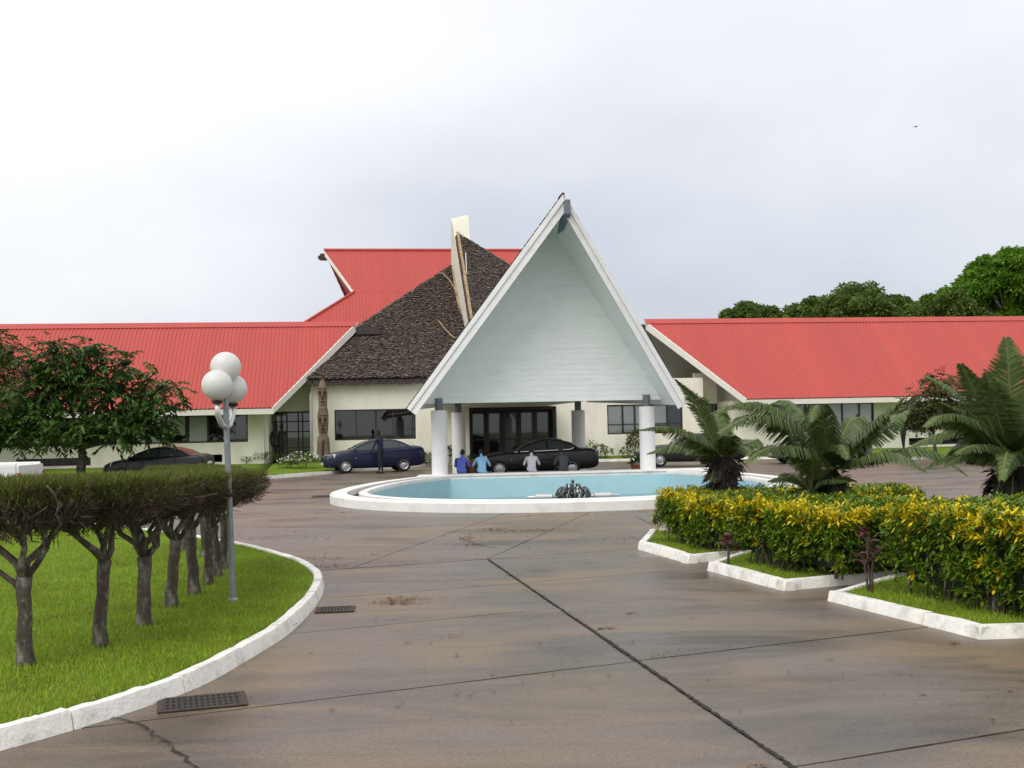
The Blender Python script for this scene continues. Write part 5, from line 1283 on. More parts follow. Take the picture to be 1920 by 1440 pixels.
# ---- shrubs by the building
def shrub(px, py, Y, h, r_, label, m='shrub_leaf', n=260, flowers=None, nf=0, leaf=(.10, .05), name='shrub', stems=6, z=None, cat='shrub', group='shrubs along the front of the building'):
    b = PY(px, py, Y); zz = b.z if z is None else z; rt = empty(name, (b.x, b.y, zz), 0, label, cat, group); mb = MB(); vs = []
    for k in range(stems):
        a = random.uniform(0, 6.28); q = (r_ * .7 * math.cos(a), r_ * .7 * math.sin(a), h * random.uniform(.6, .95)); branch_tube(mb, (0.06*math.cos(a), .06*math.sin(a), -.05), q, .016, .007, 5, .06, 4)
    mb.build('stems', M['bark'], rt)
    d = unit(rng.normal(0, 1, (n, 3))); d[:, 2] = np.abs(d[:, 2]) * 1.0 - .25; rad = rng.uniform(.55, 1.05, n)[:, None]
    p = d * np.array([r_, r_, h * .5]) * rad + np.array([0, 0, h * .5])
    vs = leaves_at(p, unit(d + rng.normal(0, .5, (n, 3))), leaf[0] * rng.uniform(.7, 1.4, n), leaf[1], .3, 1)
    tag(obj('foliage', np_mesh('foliage', vs, 4, M[m]), rt), kind='stuff')
    if flowers:
        d = unit(rng.normal(0, 1, (nf, 3))); d[:, 2] = np.abs(d[:, 2]); d[:, 1] = -np.abs(d[:, 1]); p = d * np.array([r_*1.04, r_*1.04, h * .53]) + np.array([0, 0, h * .5])
        vs = np.concatenate([leaves_at(p, rng.normal(0, 1, (nf, 3)), .055, .05, 0, 1) for _ in range(3)]); tag(obj('blossoms', np_mesh('blossoms', vs, 4, M[flowers]), rt), kind='stuff')
    return rt
shrub(568, 878, 51.5, .75, .75, 'bushy green shrub with small white flowers beside the totem', n=900, flowers='flower_white', nf=70, z=.2)
shrub(540, 882, 51.5, .5, .5, 'lower half of the white flowered shrub nearer the black statue', n=420, flowers='flower_white', nf=26, z=.2)
for x, h, l in ((462, .5, 'small green shrub nearest the lamp post on the left lawn'), (486, .75, 'upright small shrub in the middle of the left wall bed'), (505, .7, 'small green shrub beside the left glazed entry'), (525, .55, 'small green shrub at the foot of the black statue')):
    b = PB(x, 868, -0.9); w = BW(b.x, -0.9, 0); shrub(x, 868, w.y, h, .32, l, n=160, z=.32)
for x, y, h, r_, l in ((1108, 850, 1.15, .30, 'tall thin leafy plant right of the portico column against the cream wall'), (1124, 850, .85, .28, 'thin plant with small red flowers against the cream wall'), (1138, 852, .75, .25, 'thin plant below the right hall window corner'), (1172, 852, .6, .28, 'low plant under the right hall window')):
    b = PB(x, y, -0.6); w = BW(b.x, -0.6, 0); shrub(x, y, w.y, h, r_, l, n=70, z=.15, leaf=(.16, .09), flowers='flower_red', nf=5, stems=4)
b = PB(1192, 850, -.7); w = BW(b.x, -.7, 0); shrub(1192, 850, w.y, 1.7, .42, 'tall dark leafed bush hugging the right front column', m='leaf_redgreen', n=420, z=.12, leaf=(.2, .07))
b = PB(803, 860, -.7); w = BW(b.x, -.7, 0); shrub(803, 860, w.y, .6, .55, 'low sprawling plant left of the left front column', m='shrub_leaf', n=300, z=.1, leaf=(.2, .06))
b = PB(843, 856, -.7); w = BW(b.x, -.7, 0); shrub(841, 856, w.y, 1.0, .35, 'dark leafy plant between the two left columns', m='leaf_dark', n=300, z=.1, leaf=(.18, .07))
# ================================================================ street lamp
lp = G(437, 1128, 0.105)
lamp = empty('street_lamp', (lp.x, lp.y, 0.1), 0, 'grey lamp post with three white globes on the island lawn', 'street lamp')
lt = PY(421, 700, lp.y); lean = Vector((lt.x - lp.x, 0, 0)); Hn = lt.z - 0.1
def lpos(z): return Vector((lean.x * z / Hn, 0, z))
MB().tube([lpos(0), lpos(0.9), lpos(1.8), lpos(Hn - 0.12)], [0.036, 0.034, 0.032, 0.030], 14).build('pole', M['galvanised'], lamp, auto=50)
MB().tube([lpos(-.01), lpos(0.03), lpos(0.05)], [0.06, 0.055, 0.037], 14).build('base_collar', M['galvanised'], lamp)
def globe_arm(px, py, dy, r_, zc):
    w = PY(px, py, lp.y + dy); c = Vector((w.x - lp.x, dy, w.z - 0.1))
    st = lpos(zc); foot = c + Vector((0, 0, -r_ - 0.02))
    a = MB(); h = Vector((foot.x - st.x, foot.y - st.y, 0))
    pts = [st, st + h * .45 + Vector((0, 0, .03)), st + h * .85 + Vector((0, 0, .12)), st + h + Vector((0, 0, .26)), foot]
    if (foot.z - st.z) < 0.3: pts = [st, st + h * .5 + Vector((0, 0, .02)), st + h * .95 + Vector((0, 0, (foot.z - st.z) * .5)), foot]
    a.tube(pts, 0.032, 12); ar = a.build('arm', M['pipe_steel'], lamp, smooth=True)
    MB().tube2([tuple(foot + Vector((0, 0, -.015))), tuple(foot + Vector((0, 0, .02)))], [0.055, 0.06], 16, 0).build('collar', M['black_trim'], ar)
    MB().ball(tuple(c), r_, 40, 24).build('globe', M['globe'], lamp, smooth=True)
globe_arm(407, 722, -0.16, 0.165, 1.90)
globe_arm(423, 688, 0.02, 0.165, 2.15)
globe_arm(436, 729, 0.16, 0.160, 1.90)

# ================================================================ carved totem and statue
ub = PB(606, 850, -0.9); tw = BW(PB(606, 800, -0.9).x, -0.9, 0)
TOTEM = tot = empty('totem_pole', (tw.x, tw.y, 0.28), BYAW - 0.05, 'tall carved wooden totem with two stacked faces at the corner of the cream wall', 'totem')
Ht = PB(601, 711, -0.9).z - 0.28
def tz(f): return Ht * f
mb = MB(); prof = [(0, .30), (.12, .30), (.24, .28), (.30, .27), (.335, .19), (.36, .20), (.42, .235), (.55, .255), (.61, .24), (.645, .20), (.655, .215), (.66, .19), (.70, .195), (.80, .215), (.88, .205), (.93, .17), (.97, .12), (1.0, .05)]
n = 20
for f, r_ in prof:
    for k in range(n):
        a = 2 * math.pi * k / n; sx_ = math.copysign(abs(math.cos(a)) ** .75, math.cos(a)); sy_ = math.copysign(abs(math.sin(a)) ** .75, math.sin(a)); mb.v.append((r_ * sx_, r_ * .85 * sy_, tz(f)))
for i in range(len(prof) - 1):
    for k in range(n): mb.f.append((i*n+k, i*n+(k+1) % n, (i+1)*n+(k+1) % n, (i+1)*n+k)); mb.m.append(0)
mb.f.append(tuple((len(prof)-1)*n + k for k in range(n))); mb.m.append(0)
mb.build('shaft', M['totem_wood'], tot, smooth=True)
MB().box(-.035, .035, -.285, -.20, tz(.0), tz(.27)).build('slit', M['black_wood'], tot)
for f0, r_ in ((.42, .245), (.74, .205)):
    for s in (-1, 1):
        # big ringed eyes
        pts = [(s * (.115) + .095 * math.cos(t), -r_ * .88 - .02 + .035 * abs(math.cos(t) + s * .3), tz(f0 + .095) + .135 * math.sin(t)) for t in [2 * math.pi * k / 16 for k in range(17)]]
        e = MB(); e.tube(pts, .026, 6, caps=False); e.build('eye_ring', M['totem_wood'], tot, smooth=True)
        MB().ball((s * .115, -r_ * .84, tz(f0 + .095)), 1, 12, 8, (.075, .045, .11)).build('eye', M['totem_dark'], tot, smooth=True)
        MB().tube([(s * .02, -r_ * .9 - .03, tz(f0 + .15)), (s * .12, -r_ * .9, tz(f0 + .158)), (s * .21, -r_ * .6, tz(f0 + .135))], [.03, .03, .02], 6).build('brow', M['totem_wood'], tot, smooth=True)
        MB().ball((s * .045, -r_ * .9 - .035, tz(f0 + .035)), .035, 8, 6).build('nostril', M['totem_wood'], tot, smooth=True)
    MB().tube([(0, -r_ * .85 - .02, tz(f0 + .15)), (0, -r_ * .9 - .055, tz(f0 + .09)), (0, -r_ * .9 - .075, tz(f0 + .04)), (0, -r_ * .9, tz(f0 + .02))], [.03, .04, .055, .03], 8).build('nose', M['totem_wood'], tot, smooth=True)
    MB().ball((0, -r_ * .86, tz(f0 - .012)), 1, 12, 8, (.10, .035, .05)).build('mouth', M['totem_dark'], tot, smooth=True)
    MB().tube([(-.12, -r_ * .8, tz(f0 - .03)), (0, -r_ * .95, tz(f0 - .045)), (.12, -r_ * .8, tz(f0 - .03))], .03, 6).build('lip', M['totem_wood'], tot, smooth=True)
TOTEM.scale = (1.08, 1.08, 1)
ub = PB(517, 800, -0.6); sw = BW(ub.x, -0.6, 0)
st = empty('statue', (sw.x, sw.y, 0.28), BYAW, 'black carved standing figure in front of the left glazed entry', 'statue')
MB().tube([(0, 0, 0), (0, 0, .06), (0, 0, .08)], [.22, .22, .16], 12).build('base', M['black_wood'], st)
mb = MB()
for s in (-1, 1): mb.tube([(s*.07, 0, .06), (s*.085, 0, .4), (s*.08, 0, .75), (s*.07, 0, .95)], [.075, .07, .095, .11], 8)
mb.tube([(0, 0, .85), (0, 0, 1.0), (0, 0, 1.2), (0, 0, 1.45), (0, 0, 1.62), (0, 0, 1.7)], [.15, .175, .15, .19, .2, .09], 12)
for s in (-1, 1): mb.tube([(s*.19, 0, 1.6), (s*.25, -.02, 1.3), (s*.22, -.06, 1.0), (s*.17, -.1, .9)], [.06, .055, .05, .05], 8)
mb.tube([(0, 0, 1.68), (0, 0, 1.76), (0, -.01, 1.88), (0, 0, 1.98), (0, 0, 2.05)], [.07, .09, .115, .1, .05], 10)
mb.build('figure', M['black_wood'], st, smooth=True)
MB().tube([(0, .02, 2.0), (0, .02, 2.2), (0, .02, 2.42)], [.06, .045, .05], 8).build('headpiece', M['black_wood'], st, smooth=True)

# ================================================================ cars
def interp(tab, x, k):
    xs = [t[0] for t in tab]
    return float(np.interp(x, xs, [t[k] for t in tab]))
SED = dict(L=4.53, H=1.47, W=0.85, wb=2.60, xf=1.34, wr=0.315, cowl=(1.14, 1.0), rf=(.28, 1.41), rm=(-.28, 1.49), rr=(-.95, 1.43), rb=(-1.68, 1.13), deck=1.12, hood=.95, nose=.68, hubs='steel')
AUD = dict(L=4.80, H=1.45, W=0.90, wb=2.76, xf=1.42, wr=0.32, cowl=(.88, .97), rf=(.05, 1.36), rm=(-.45, 1.45), rr=(-1.02, 1.39), rb=(-1.72, 1.04), deck=1.02, hood=.88, nose=.62, hubs='vent')
def make_car(name, P, paint, loc, heading, label, glass='dark', group=None, handles=True):
    rt = empty(name, loc, heading, label, 'car', group)
    h2, W_, wr = P['L'] / 2, P['W'], P['wr']; zb = .19
    xr = P['xf'] - P['wb']
    cx, cz = P['cowl']; bx_, bz = P['rb']; dk, hd_, ns = P['deck'], P['hood'], P['nose']
    belt = lambda x: np.interp(x, [bx_, cx], [bz - .03, cz - .035])
    tab = [(-h2, .40, W_*.78, dk - .30), (-h2 + .05, .30, W_*.88, dk - .06), (-h2 + .22, .25, W_*.95, dk), (bx_ - .1, .22, W_*.985, dk + .01), (-.9, zb, W_, float(belt(-.9))), (0, zb, W_, float(belt(0))), (cx - .15, zb, W_*.995, float(belt(cx - .15))), (cx + .12, zb + .01, W_*.985, cz - .02),
           (P['xf'], .21, W_*.975, (hd_ + cz) / 2 - .01), (h2 - .42, .22, W_*.93, hd_ - .07), (h2 - .14, .24, W_*.85, ns + .08), (h2 - .03, .27, W_*.74, ns), (h2, .34, W_*.66, ns - .10)]
    mb = MB(); cols = []
    for (x, z0, w, zt) in tab:
        hm = z0 + (zt - z0) * .55
        half = [(0, z0), (w*.80, z0), (w*.965, z0 + .06), (w, z0 + (zt - z0)*.35), (w, hm), (w*.985, zt - .10), (w*.93, zt - .022), (w*.70, zt + .012), (0, zt + .03)]
        ring = [(x, y, z) for y, z in half] + [(x, -y, z) for y, z in half[-2:0:-1]]
        cols.append(len(mb.v)); mb.v += ring
    n = 16
    for i in range(len(tab) - 1):
        for k in range(n): mb.f.append((cols[i]+k, cols[i]+(k+1) % n, cols[i+1]+(k+1) % n, cols[i+1]+k)); mb.m.append(0)
    mb.f.append(tuple(cols[0]+k for k in range(n))); mb.m.append(0); mb.f.append(tuple(cols[-1]+k for k in reversed(range(n)))); mb.m.append(0)
    body = mb.build('body', [M[paint], M['black_trim']], rt, smooth=True)
    sm = body.modifiers.new('s', 'SUBSURF'); sm.levels = sm.render_levels = 2
    bm_ = body.modifiers.new('b', 'BOOLEAN'); bm_.operation = 'DIFFERENCE'; bm_.solver = 'EXACT'
    cut = MB()
    for x in (P['xf'], xr):
        for s in (-1, 1): cut.tube([(x, s * (W_ - .28), wr), (x, s * (W_ + .2), wr)], wr + .055, 28)
    co = cut.build('cutter', M['black_trim']); bm_.object = co
    bake(body); bpy.data.objects.remove(co)
    for f in body.data.polygons: f.use_smooth = True
    bm2 = bmesh.new(); bm2.from_mesh(body.data)
    for e in bm2.edges:
        if len(e.link_faces) == 2 and e.calc_face_angle(0) > R(38): e.smooth = False
    # black sill below the doors
    for f in bm2.faces:
        c = f.calc_center_median()
        inside = abs(c.y) < W_ - .05 and any(abs(c.x - x) < wr + .06 for x in (P['xf'], xr)) and c.z < wr + .40 and abs(c.y) > W_ - .40
        if (c.z < zb + .035) or (inside and abs(f.normal.z) < .999 and (abs(f.normal.y) < .4 or abs(c.y) < W_ - .2) and c.z < .66): f.material_index = 1
    bm2.to_mesh(body.data); bm2.free()
    # greenhouse
    line = [P['cowl'], ((cx + P['rf'][0]) / 2 + .03, (cz + P['rf'][1]) / 2 + .025), P['rf'], ((P['rf'][0] + P['rm'][0]) / 2, P['rf'][1] * .35 + P['rm'][1] * .65 + .005), P['rm'], ((P['rm'][0] + P['rr'][0]) / 2, P['rm'][1] * .6 + P['rr'][1] * .4 + .012), P['rr'], ((P['rr'][0] + bx_) / 2 - .02, (P['rr'][1] + bz) / 2 + .03), P['rb']]
    def hw(x, z):
        b = float(belt(x)); return (W_ * .925) - max(0, z - b) * .40
    def crown(i, y):   # cross-curve of the roof shell at station i, y in -1..1
        x, z = line[i]; w = hw(x, z) - .03; e = .045 if 1 < i < 7 else .02
        return (x + (-.05 if i < 3 else .05) * (abs(y) ** 2) * (1 if i in (0, 1, 2, 6, 7, 8) else 0), w * y, z - e * abs(y) ** 2.5)
    def shell(i0, i1, y0=-1, y1=1, lift=0, ny=8):
        m_ = MB(); ii = list(range(i0, i1 + 1))
        for i in ii:
            for k in range(ny + 1):
                p = Vector(crown(i, y0 + (y1 - y0) * k / ny)); m_.v.append(tuple(p + Vector((0.004 if i < 4 else -.004, 0, 1)).normalized() * lift))
        for a in range(len(ii) - 1):
            for k in range(ny): m_.f.append((a*(ny+1)+k, a*(ny+1)+k+1, (a+1)*(ny+1)+k+1, (a+1)*(ny+1)+k)); m_.m.append(0)
        return m_
    rf = shell(0, 8)
    # side walls of the cabin
    for s in (-1, 1):
        b0 = len(rf.v); top, bot = [], []
        for i in range(9):
            x, y, z = crown(i, s); rf.v.append((x, y, z)); x0 = x; rf.v.append((x0, s * (hw(x0, float(belt(x0))) + .005), min(float(belt(x0)) - .03, z)))
        for i in range(8): rf.f.append((b0+2*i, b0+2*i+1, b0+2*i+3, b0+2*i+2)); rf.m.append(0)
    cab = rf.build('cabin', M[paint], rt, smooth=True); smooth_by_angle(cab.data, 34)
    gm = M['car_window']
    shell(0, 2, -.93, .93, .008).build('windscreen', gm, rt, smooth=True)
    shell(6, 8, -.90, .90, .008).build('rear_window', gm, rt, smooth=True)
    # side windows, proud of the cabin by a few millimetres
    xm = (P['rf'][0] + P['rr'][0]) / 2 + .06
    def edge_z(x): 
        xs = [crown(i, 1)[0] for i in range(9)][::-1]; zs = [crown(i, 1)[2] for i in range(9)][::-1]; return float(np.interp(x, xs, zs))
    def edge_y(x):
        xs = [crown(i, 1)[0] for i in range(9)][::-1]; ys = [crown(i, 1)[1] for i in range(9)][::-1]; return float(np.interp(x, xs, ys))
    for s in (-1, 1):
        for (xa, xb) in ((cx - .20, xm + .035), (xm - .035, P['rr'][0] - .10), (P['rr'][0] - .14, P['rr'][0] - .40)):
            m_ = MB(); k = 7
            for j in range(k + 1):
                x = xa + (xb - xa) * j / k; zb_ = float(belt(x)) + .015; zt = max(zb_ + .015, edge_z(x) - .055); yt = edge_y(x); yb = hw(x, float(belt(x))) + .005
                fz = lambda z: yb + (yt - yb) * (z - (float(belt(x)) - .03)) / max(.02, edge_z(x) - float(belt(x)) + .03)
                m_.v += [(x, s * (fz(zb_) + .008), zb_), (x, s * (fz(zt) + .008), zt)]
            for j in range(k): m_.f.append((2*j, 2*j+1, 2*j+3, 2*j+2) if s < 0 else (2*j, 2*j+2, 2*j+3, 2*j+1)); m_.m.append(0)
            m_.build('side_window', gm, rt, smooth=True)
        if P is AUD:
            MB().tube([(cx - .05, s * (W_ * .925 + .012), float(belt(cx - .05)) + .0), (0, s * (W_ * .925 + .014), float(belt(0)) - .005), (bx_ + .4, s * (W_ * .925 + .012), float(belt(bx_ + .4)) + .0), (P['rr'][0] - .42, s * (W_ * .9), float(belt(P['rr'][0] - .42)) + .06)], .013, 6).build('window_trim', M['chrome'], rt)
            MB().box(xr + .42, P['xf'] - .42, s * (W_ + .004) - .008, s * (W_ + .004) + .008, .50, .535).build('side_moulding', M['black_trim'], rt)
        # mirror
        m_ = MB(); m_.ball((cx - .22, s * (W_ + .07), float(belt(cx)) + .07), 1, 10, 8, (.06, .10, .065)); m_.tube([(cx - .22, s * (W_ - .06), float(belt(cx)) + .03), (cx - .22, s * (W_ + .05), float(belt(cx)) + .06)], .025, 6); m_.build('mirror', M[paint], rt, smooth=True)
        for x in (xm + .02, P['rr'][0] - .05): MB().box(x - .08, x + .08, s * (W_ - .012) - .02, s * (W_ - .012) + .022, .80, .83).build('door_handle', M[paint], rt, bevel=.008)
        # door seams: narrow dark grooves
        for x in (cx - .05, xm, P['rr'][0] - .12):
            MB().box(x - .005, x + .005, s * (W_ - .004) - .006, s * (W_ - .004) + .007, .27, float(belt(x)) - .05).build('door_seam', M['black_trim'], rt)
        # lamps
        y1_, y2_ = W_ * .50, W_ * .86
        MB().hexa([(h2 - .13, s*y1_, ns - .06), (h2 - .42, s*(y2_ + .055), ns + .00), (h2 - .55, s*(y2_ + .02), ns + .02), (h2 - .3, s*y1_, ns - .06)], [(h2 - .15, s*y1_, ns + .12), (h2 - .46, s*(y2_ + .045), ns + .20), (h2 - .55, s*y2_, ns + .16), (h2 - .3, s*y1_, ns + .09)]).build('headlight', M['lamp_clear'], rt, bevel=.02)
        MB().hexa([(-h2 + .0, s*W_*.52, dk - .30), (-h2 + .30, s*(W_*.945), dk - .28), (-h2 + .35, s*W_*.8, dk - .28), (-h2 + .2, s*W_*.52, dk - .3)], [(-h2 + .02, s*W_*.52, dk - .10), (-h2 + .28, s*(W_*.935), dk - .08), (-h2 + .33, s*W_*.8, dk - .08), (-h2 + .2, s*W_*.52, dk - .1)]).build('tail_light', M['lamp_red'], rt, bevel=.015)
        MB().ball((P['xf'] - wr - .15, s * (W_ - .002), .66), .02, 8, 6).build('indicator', M['lamp_amber'], rt)
    MB().box(h2 - .07, h2 + .012, -.34, .34, ns - .07, ns + .04).build('grille', M['black_trim'], rt, bevel=.01)
    MB().box(h2 - .06, h2 + .018, -.36, .36, ns + .04, ns + .06).build('grille_bar', M['chrome'], rt)
    MB().box(h2 - .02, h2 + .022, -.25, .25, .36, .47).build('number_plate', M['plate'], rt)
    MB().box(-h2 - .012, -h2 + .05, -.26, .26, dk - .42, dk - .31).build('number_plate', M['plate'], rt)
    for s in (-1, 1):
        for x in (P['xf'], xr): wheel(rt, x, s * (W_ - .10), wr, s, P['hubs'])
    return rt
m_ = mat('car_window', (0.040, 0.050, 0.050), 0.06, spec=0.6)
_wm = {}
def wheel(par, x, y, r_, s, kind):
    key = (round(r_, 3), kind)
    if key not in _wm:
        prof = [(.60, -.09), (.86, -.10), (.97, -.085), (1.0, -.05), (1.0, .05), (.97, .085), (.86, .10), (.66, .085)]
        t = MB(); n = 28; N = len(prof)
        for f, w in prof:
            for k in range(n): a = 2*math.pi*k/n; t.v.append((f*r_*math.cos(a), w, f*r_*math.sin(a)))
        for i in range(N - 1):
            for k in range(n): t.f.append((i*n+k, i*n+(k+1) % n, (i+1)*n+(k+1) % n, (i+1)*n+k)); t.m.append(0)
        t.f.append(tuple(k for k in reversed(range(n)))); t.m.append(0)
        me_t = t.mesh('tyre', M['tyre']); smooth_by_angle(me_t, 40)
        h = MB(); rr_ = r_ * .66
        prof = [(1.0, .085), (.96, .098), (.80, .072), (.42, .082), (.30, .095), (.0001, .10)]
        for f, w in prof:
            for k in range(n): a = 2*math.pi*k/n; h.v.append((f*rr_*math.cos(a), w, f*rr_*math.sin(a)))
        for i in range(len(prof) - 1):
            for k in range(n): h.f.append((i*n+k, i*n+(k+1) % n, (i+1)*n+(k+1) % n, (i+1)*n+k)); h.m.append(0)
        ns_ = 14 if kind == 'vent' else 9
        for k in range(ns_):
            a = 2*math.pi*(k+.5)/ns_; c = Vector((rr_*.80*math.cos(a), .086, rr_*.80*math.sin(a))); da = rr_*(.085 if kind == 'vent' else .11); dr = rr_*.10
            e1 = Vector((math.cos(a), 0, math.sin(a))); e2 = Vector((-math.sin(a), 0, math.cos(a))); yy = Vector((0, .006, 0))
            h.add([c+e1*dr-e2*da+yy, c+e1*dr+e2*da+yy, c-e1*dr+e2*da+yy, c-e1*dr-e2*da+yy], [(0, 1, 2, 3)], 1)
        me_h = h.mesh('rim', [M['alloy'], M['black_trim']]); 
        _wm[key] = (me_t, me_h)
    w = bpy.data.objects.new('wheel', None); COL.objects.link(w); w.parent = par; w.location = (x, y, r_); w.empty_display_size = .1
    if s < 0: w.rotation_euler = (0, 0, math.pi)
    obj('tyre', _wm[key][0], w); obj('rim', _wm[key][1], w)
# local +x is the front: heading pi looks left in the photograph
f1 = G(646, 888); r1_ = G(750, 883.5); cc = (f1 + r1_) / 2
cc = PY(698, 884, 50.3); make_car('parked_car', SED, 'car_blue', (cc.x, cc.y + .25, 0), math.pi + R(17), 'dark blue sedan with its headlights facing left in front of the totem')
cc = PY(1010, 888, 43.7); make_car('parked_car', AUD, 'car_black', (cc.x - .12, cc.y, 0), math.pi + R(2), 'black sedan with chrome window trim under the portico behind the seated men')
cc = PY(298, 880, 46.0); DS = make_car('parked_car', SED, 'car_dark', (cc.x, cc.y, 0), math.pi - R(4), 'dark grey sedan half hidden behind the sheared tree row on the left'); DS.scale = (.94, .96, .95)
cc = PY(1241, 869, 49.2); make_car('parked_car', AUD, 'car_charcoal', (cc.x + 1.35, cc.y + .9, 0), math.pi - R(0), 'black sedan behind the right front column and the dark cycad')
cc = PY(1535, 860, 50.5); make_car('parked_car', SED, 'car_silver', (cc.x, cc.y, 0), math.pi + R(8), 'grey car seen through the fronds of the middle cycad')
cc = PY(1815, 868, 44); make_car('parked_car', AUD, 'car_black', (cc.x + 1.6, cc.y, 0), R(-80), 'black car parked end on behind the fronds of the right cycad')
# white pickup at the left edge
cc = PY(0, 870, 29.5)
ut = empty('pickup_truck', (cc.x - 1.75, cc.y, 0), math.pi + R(3), 'white pickup truck bed at the left edge behind the sheared trees', 'pickup')
mb = MB(); mb.box(-2.45, -.30, -.86, .86, .62, .70); mb.box(-2.45, -.30, -.88, -.80, .70, 1.20); mb.box(-2.45, -.30, .80, .88, .70, 1.20); mb.box(-.36, -.28, -.80, .80, .70, 1.20); mb.build('bed', M['car_white'], ut, bevel=.02)
MB().box(-2.52, -2.452, -.86, .86, .66, 1.19).build('tailgate', M['car_white'], ut, bevel=.015)
for s in (-1, 1): MB().tube([(-2.45, s*.84, 1.215), (-.3, s*.84, 1.215)], .03, 8).build('bed_rail', M['car_white'], ut)
mb = MB(); mb.hexa([(-.24, -.86, .45), (1.0, -.86, .45), (1.0, .86, .45), (-.24, .86, .45)], [(-.24, -.86, 1.08), (1.05, -.86, 1.05), (1.05, .86, 1.05), (-.24, .86, 1.08)]); mb.hexa([(-.22, -.80, 1.083), (.95, -.80, 1.053), (.95, .80, 1.053), (-.22, .80, 1.083)], [(-.08, -.66, 1.62), (.38, -.66, 1.62), (.38, .66, 1.62), (-.08, .66, 1.62)]); mb.build('cab', M['car_white'], ut, bevel=.04)
mb = MB(); mb.hexa([(1.05, -.86, .45), (2.4, -.80, .45), (2.4, .80, .45), (1.05, .86, .45)], [(1.05, -.84, 1.04), (2.36, -.76, .92), (2.36, .76, .92), (1.05, .84, 1.04)]); mb.build('bonnet', M['car_white'], ut, bevel=.05)
for s in (-1, 1):
    MB().hexa([(-.12, s*.795, 1.10), (.82, s*.795, 1.08), (.82, s*.80, 1.08), (-.12, s*.80, 1.10)], [(-.02, s*.68, 1.56), (.36, s*.68, 1.56), (.36, s*.685, 1.56), (-.02, s*.685, 1.56)]).build('side_window', M['car_window'], ut)
    MB().box(-2.54, -2.49, s*.84 - .05, s*.84 + .05, .78, 1.0).build('tail_light', M['lamp_red'], ut)
    for x in (1.55, -1.35): wheel(ut, x, s * .76, .36, s, 'steel')

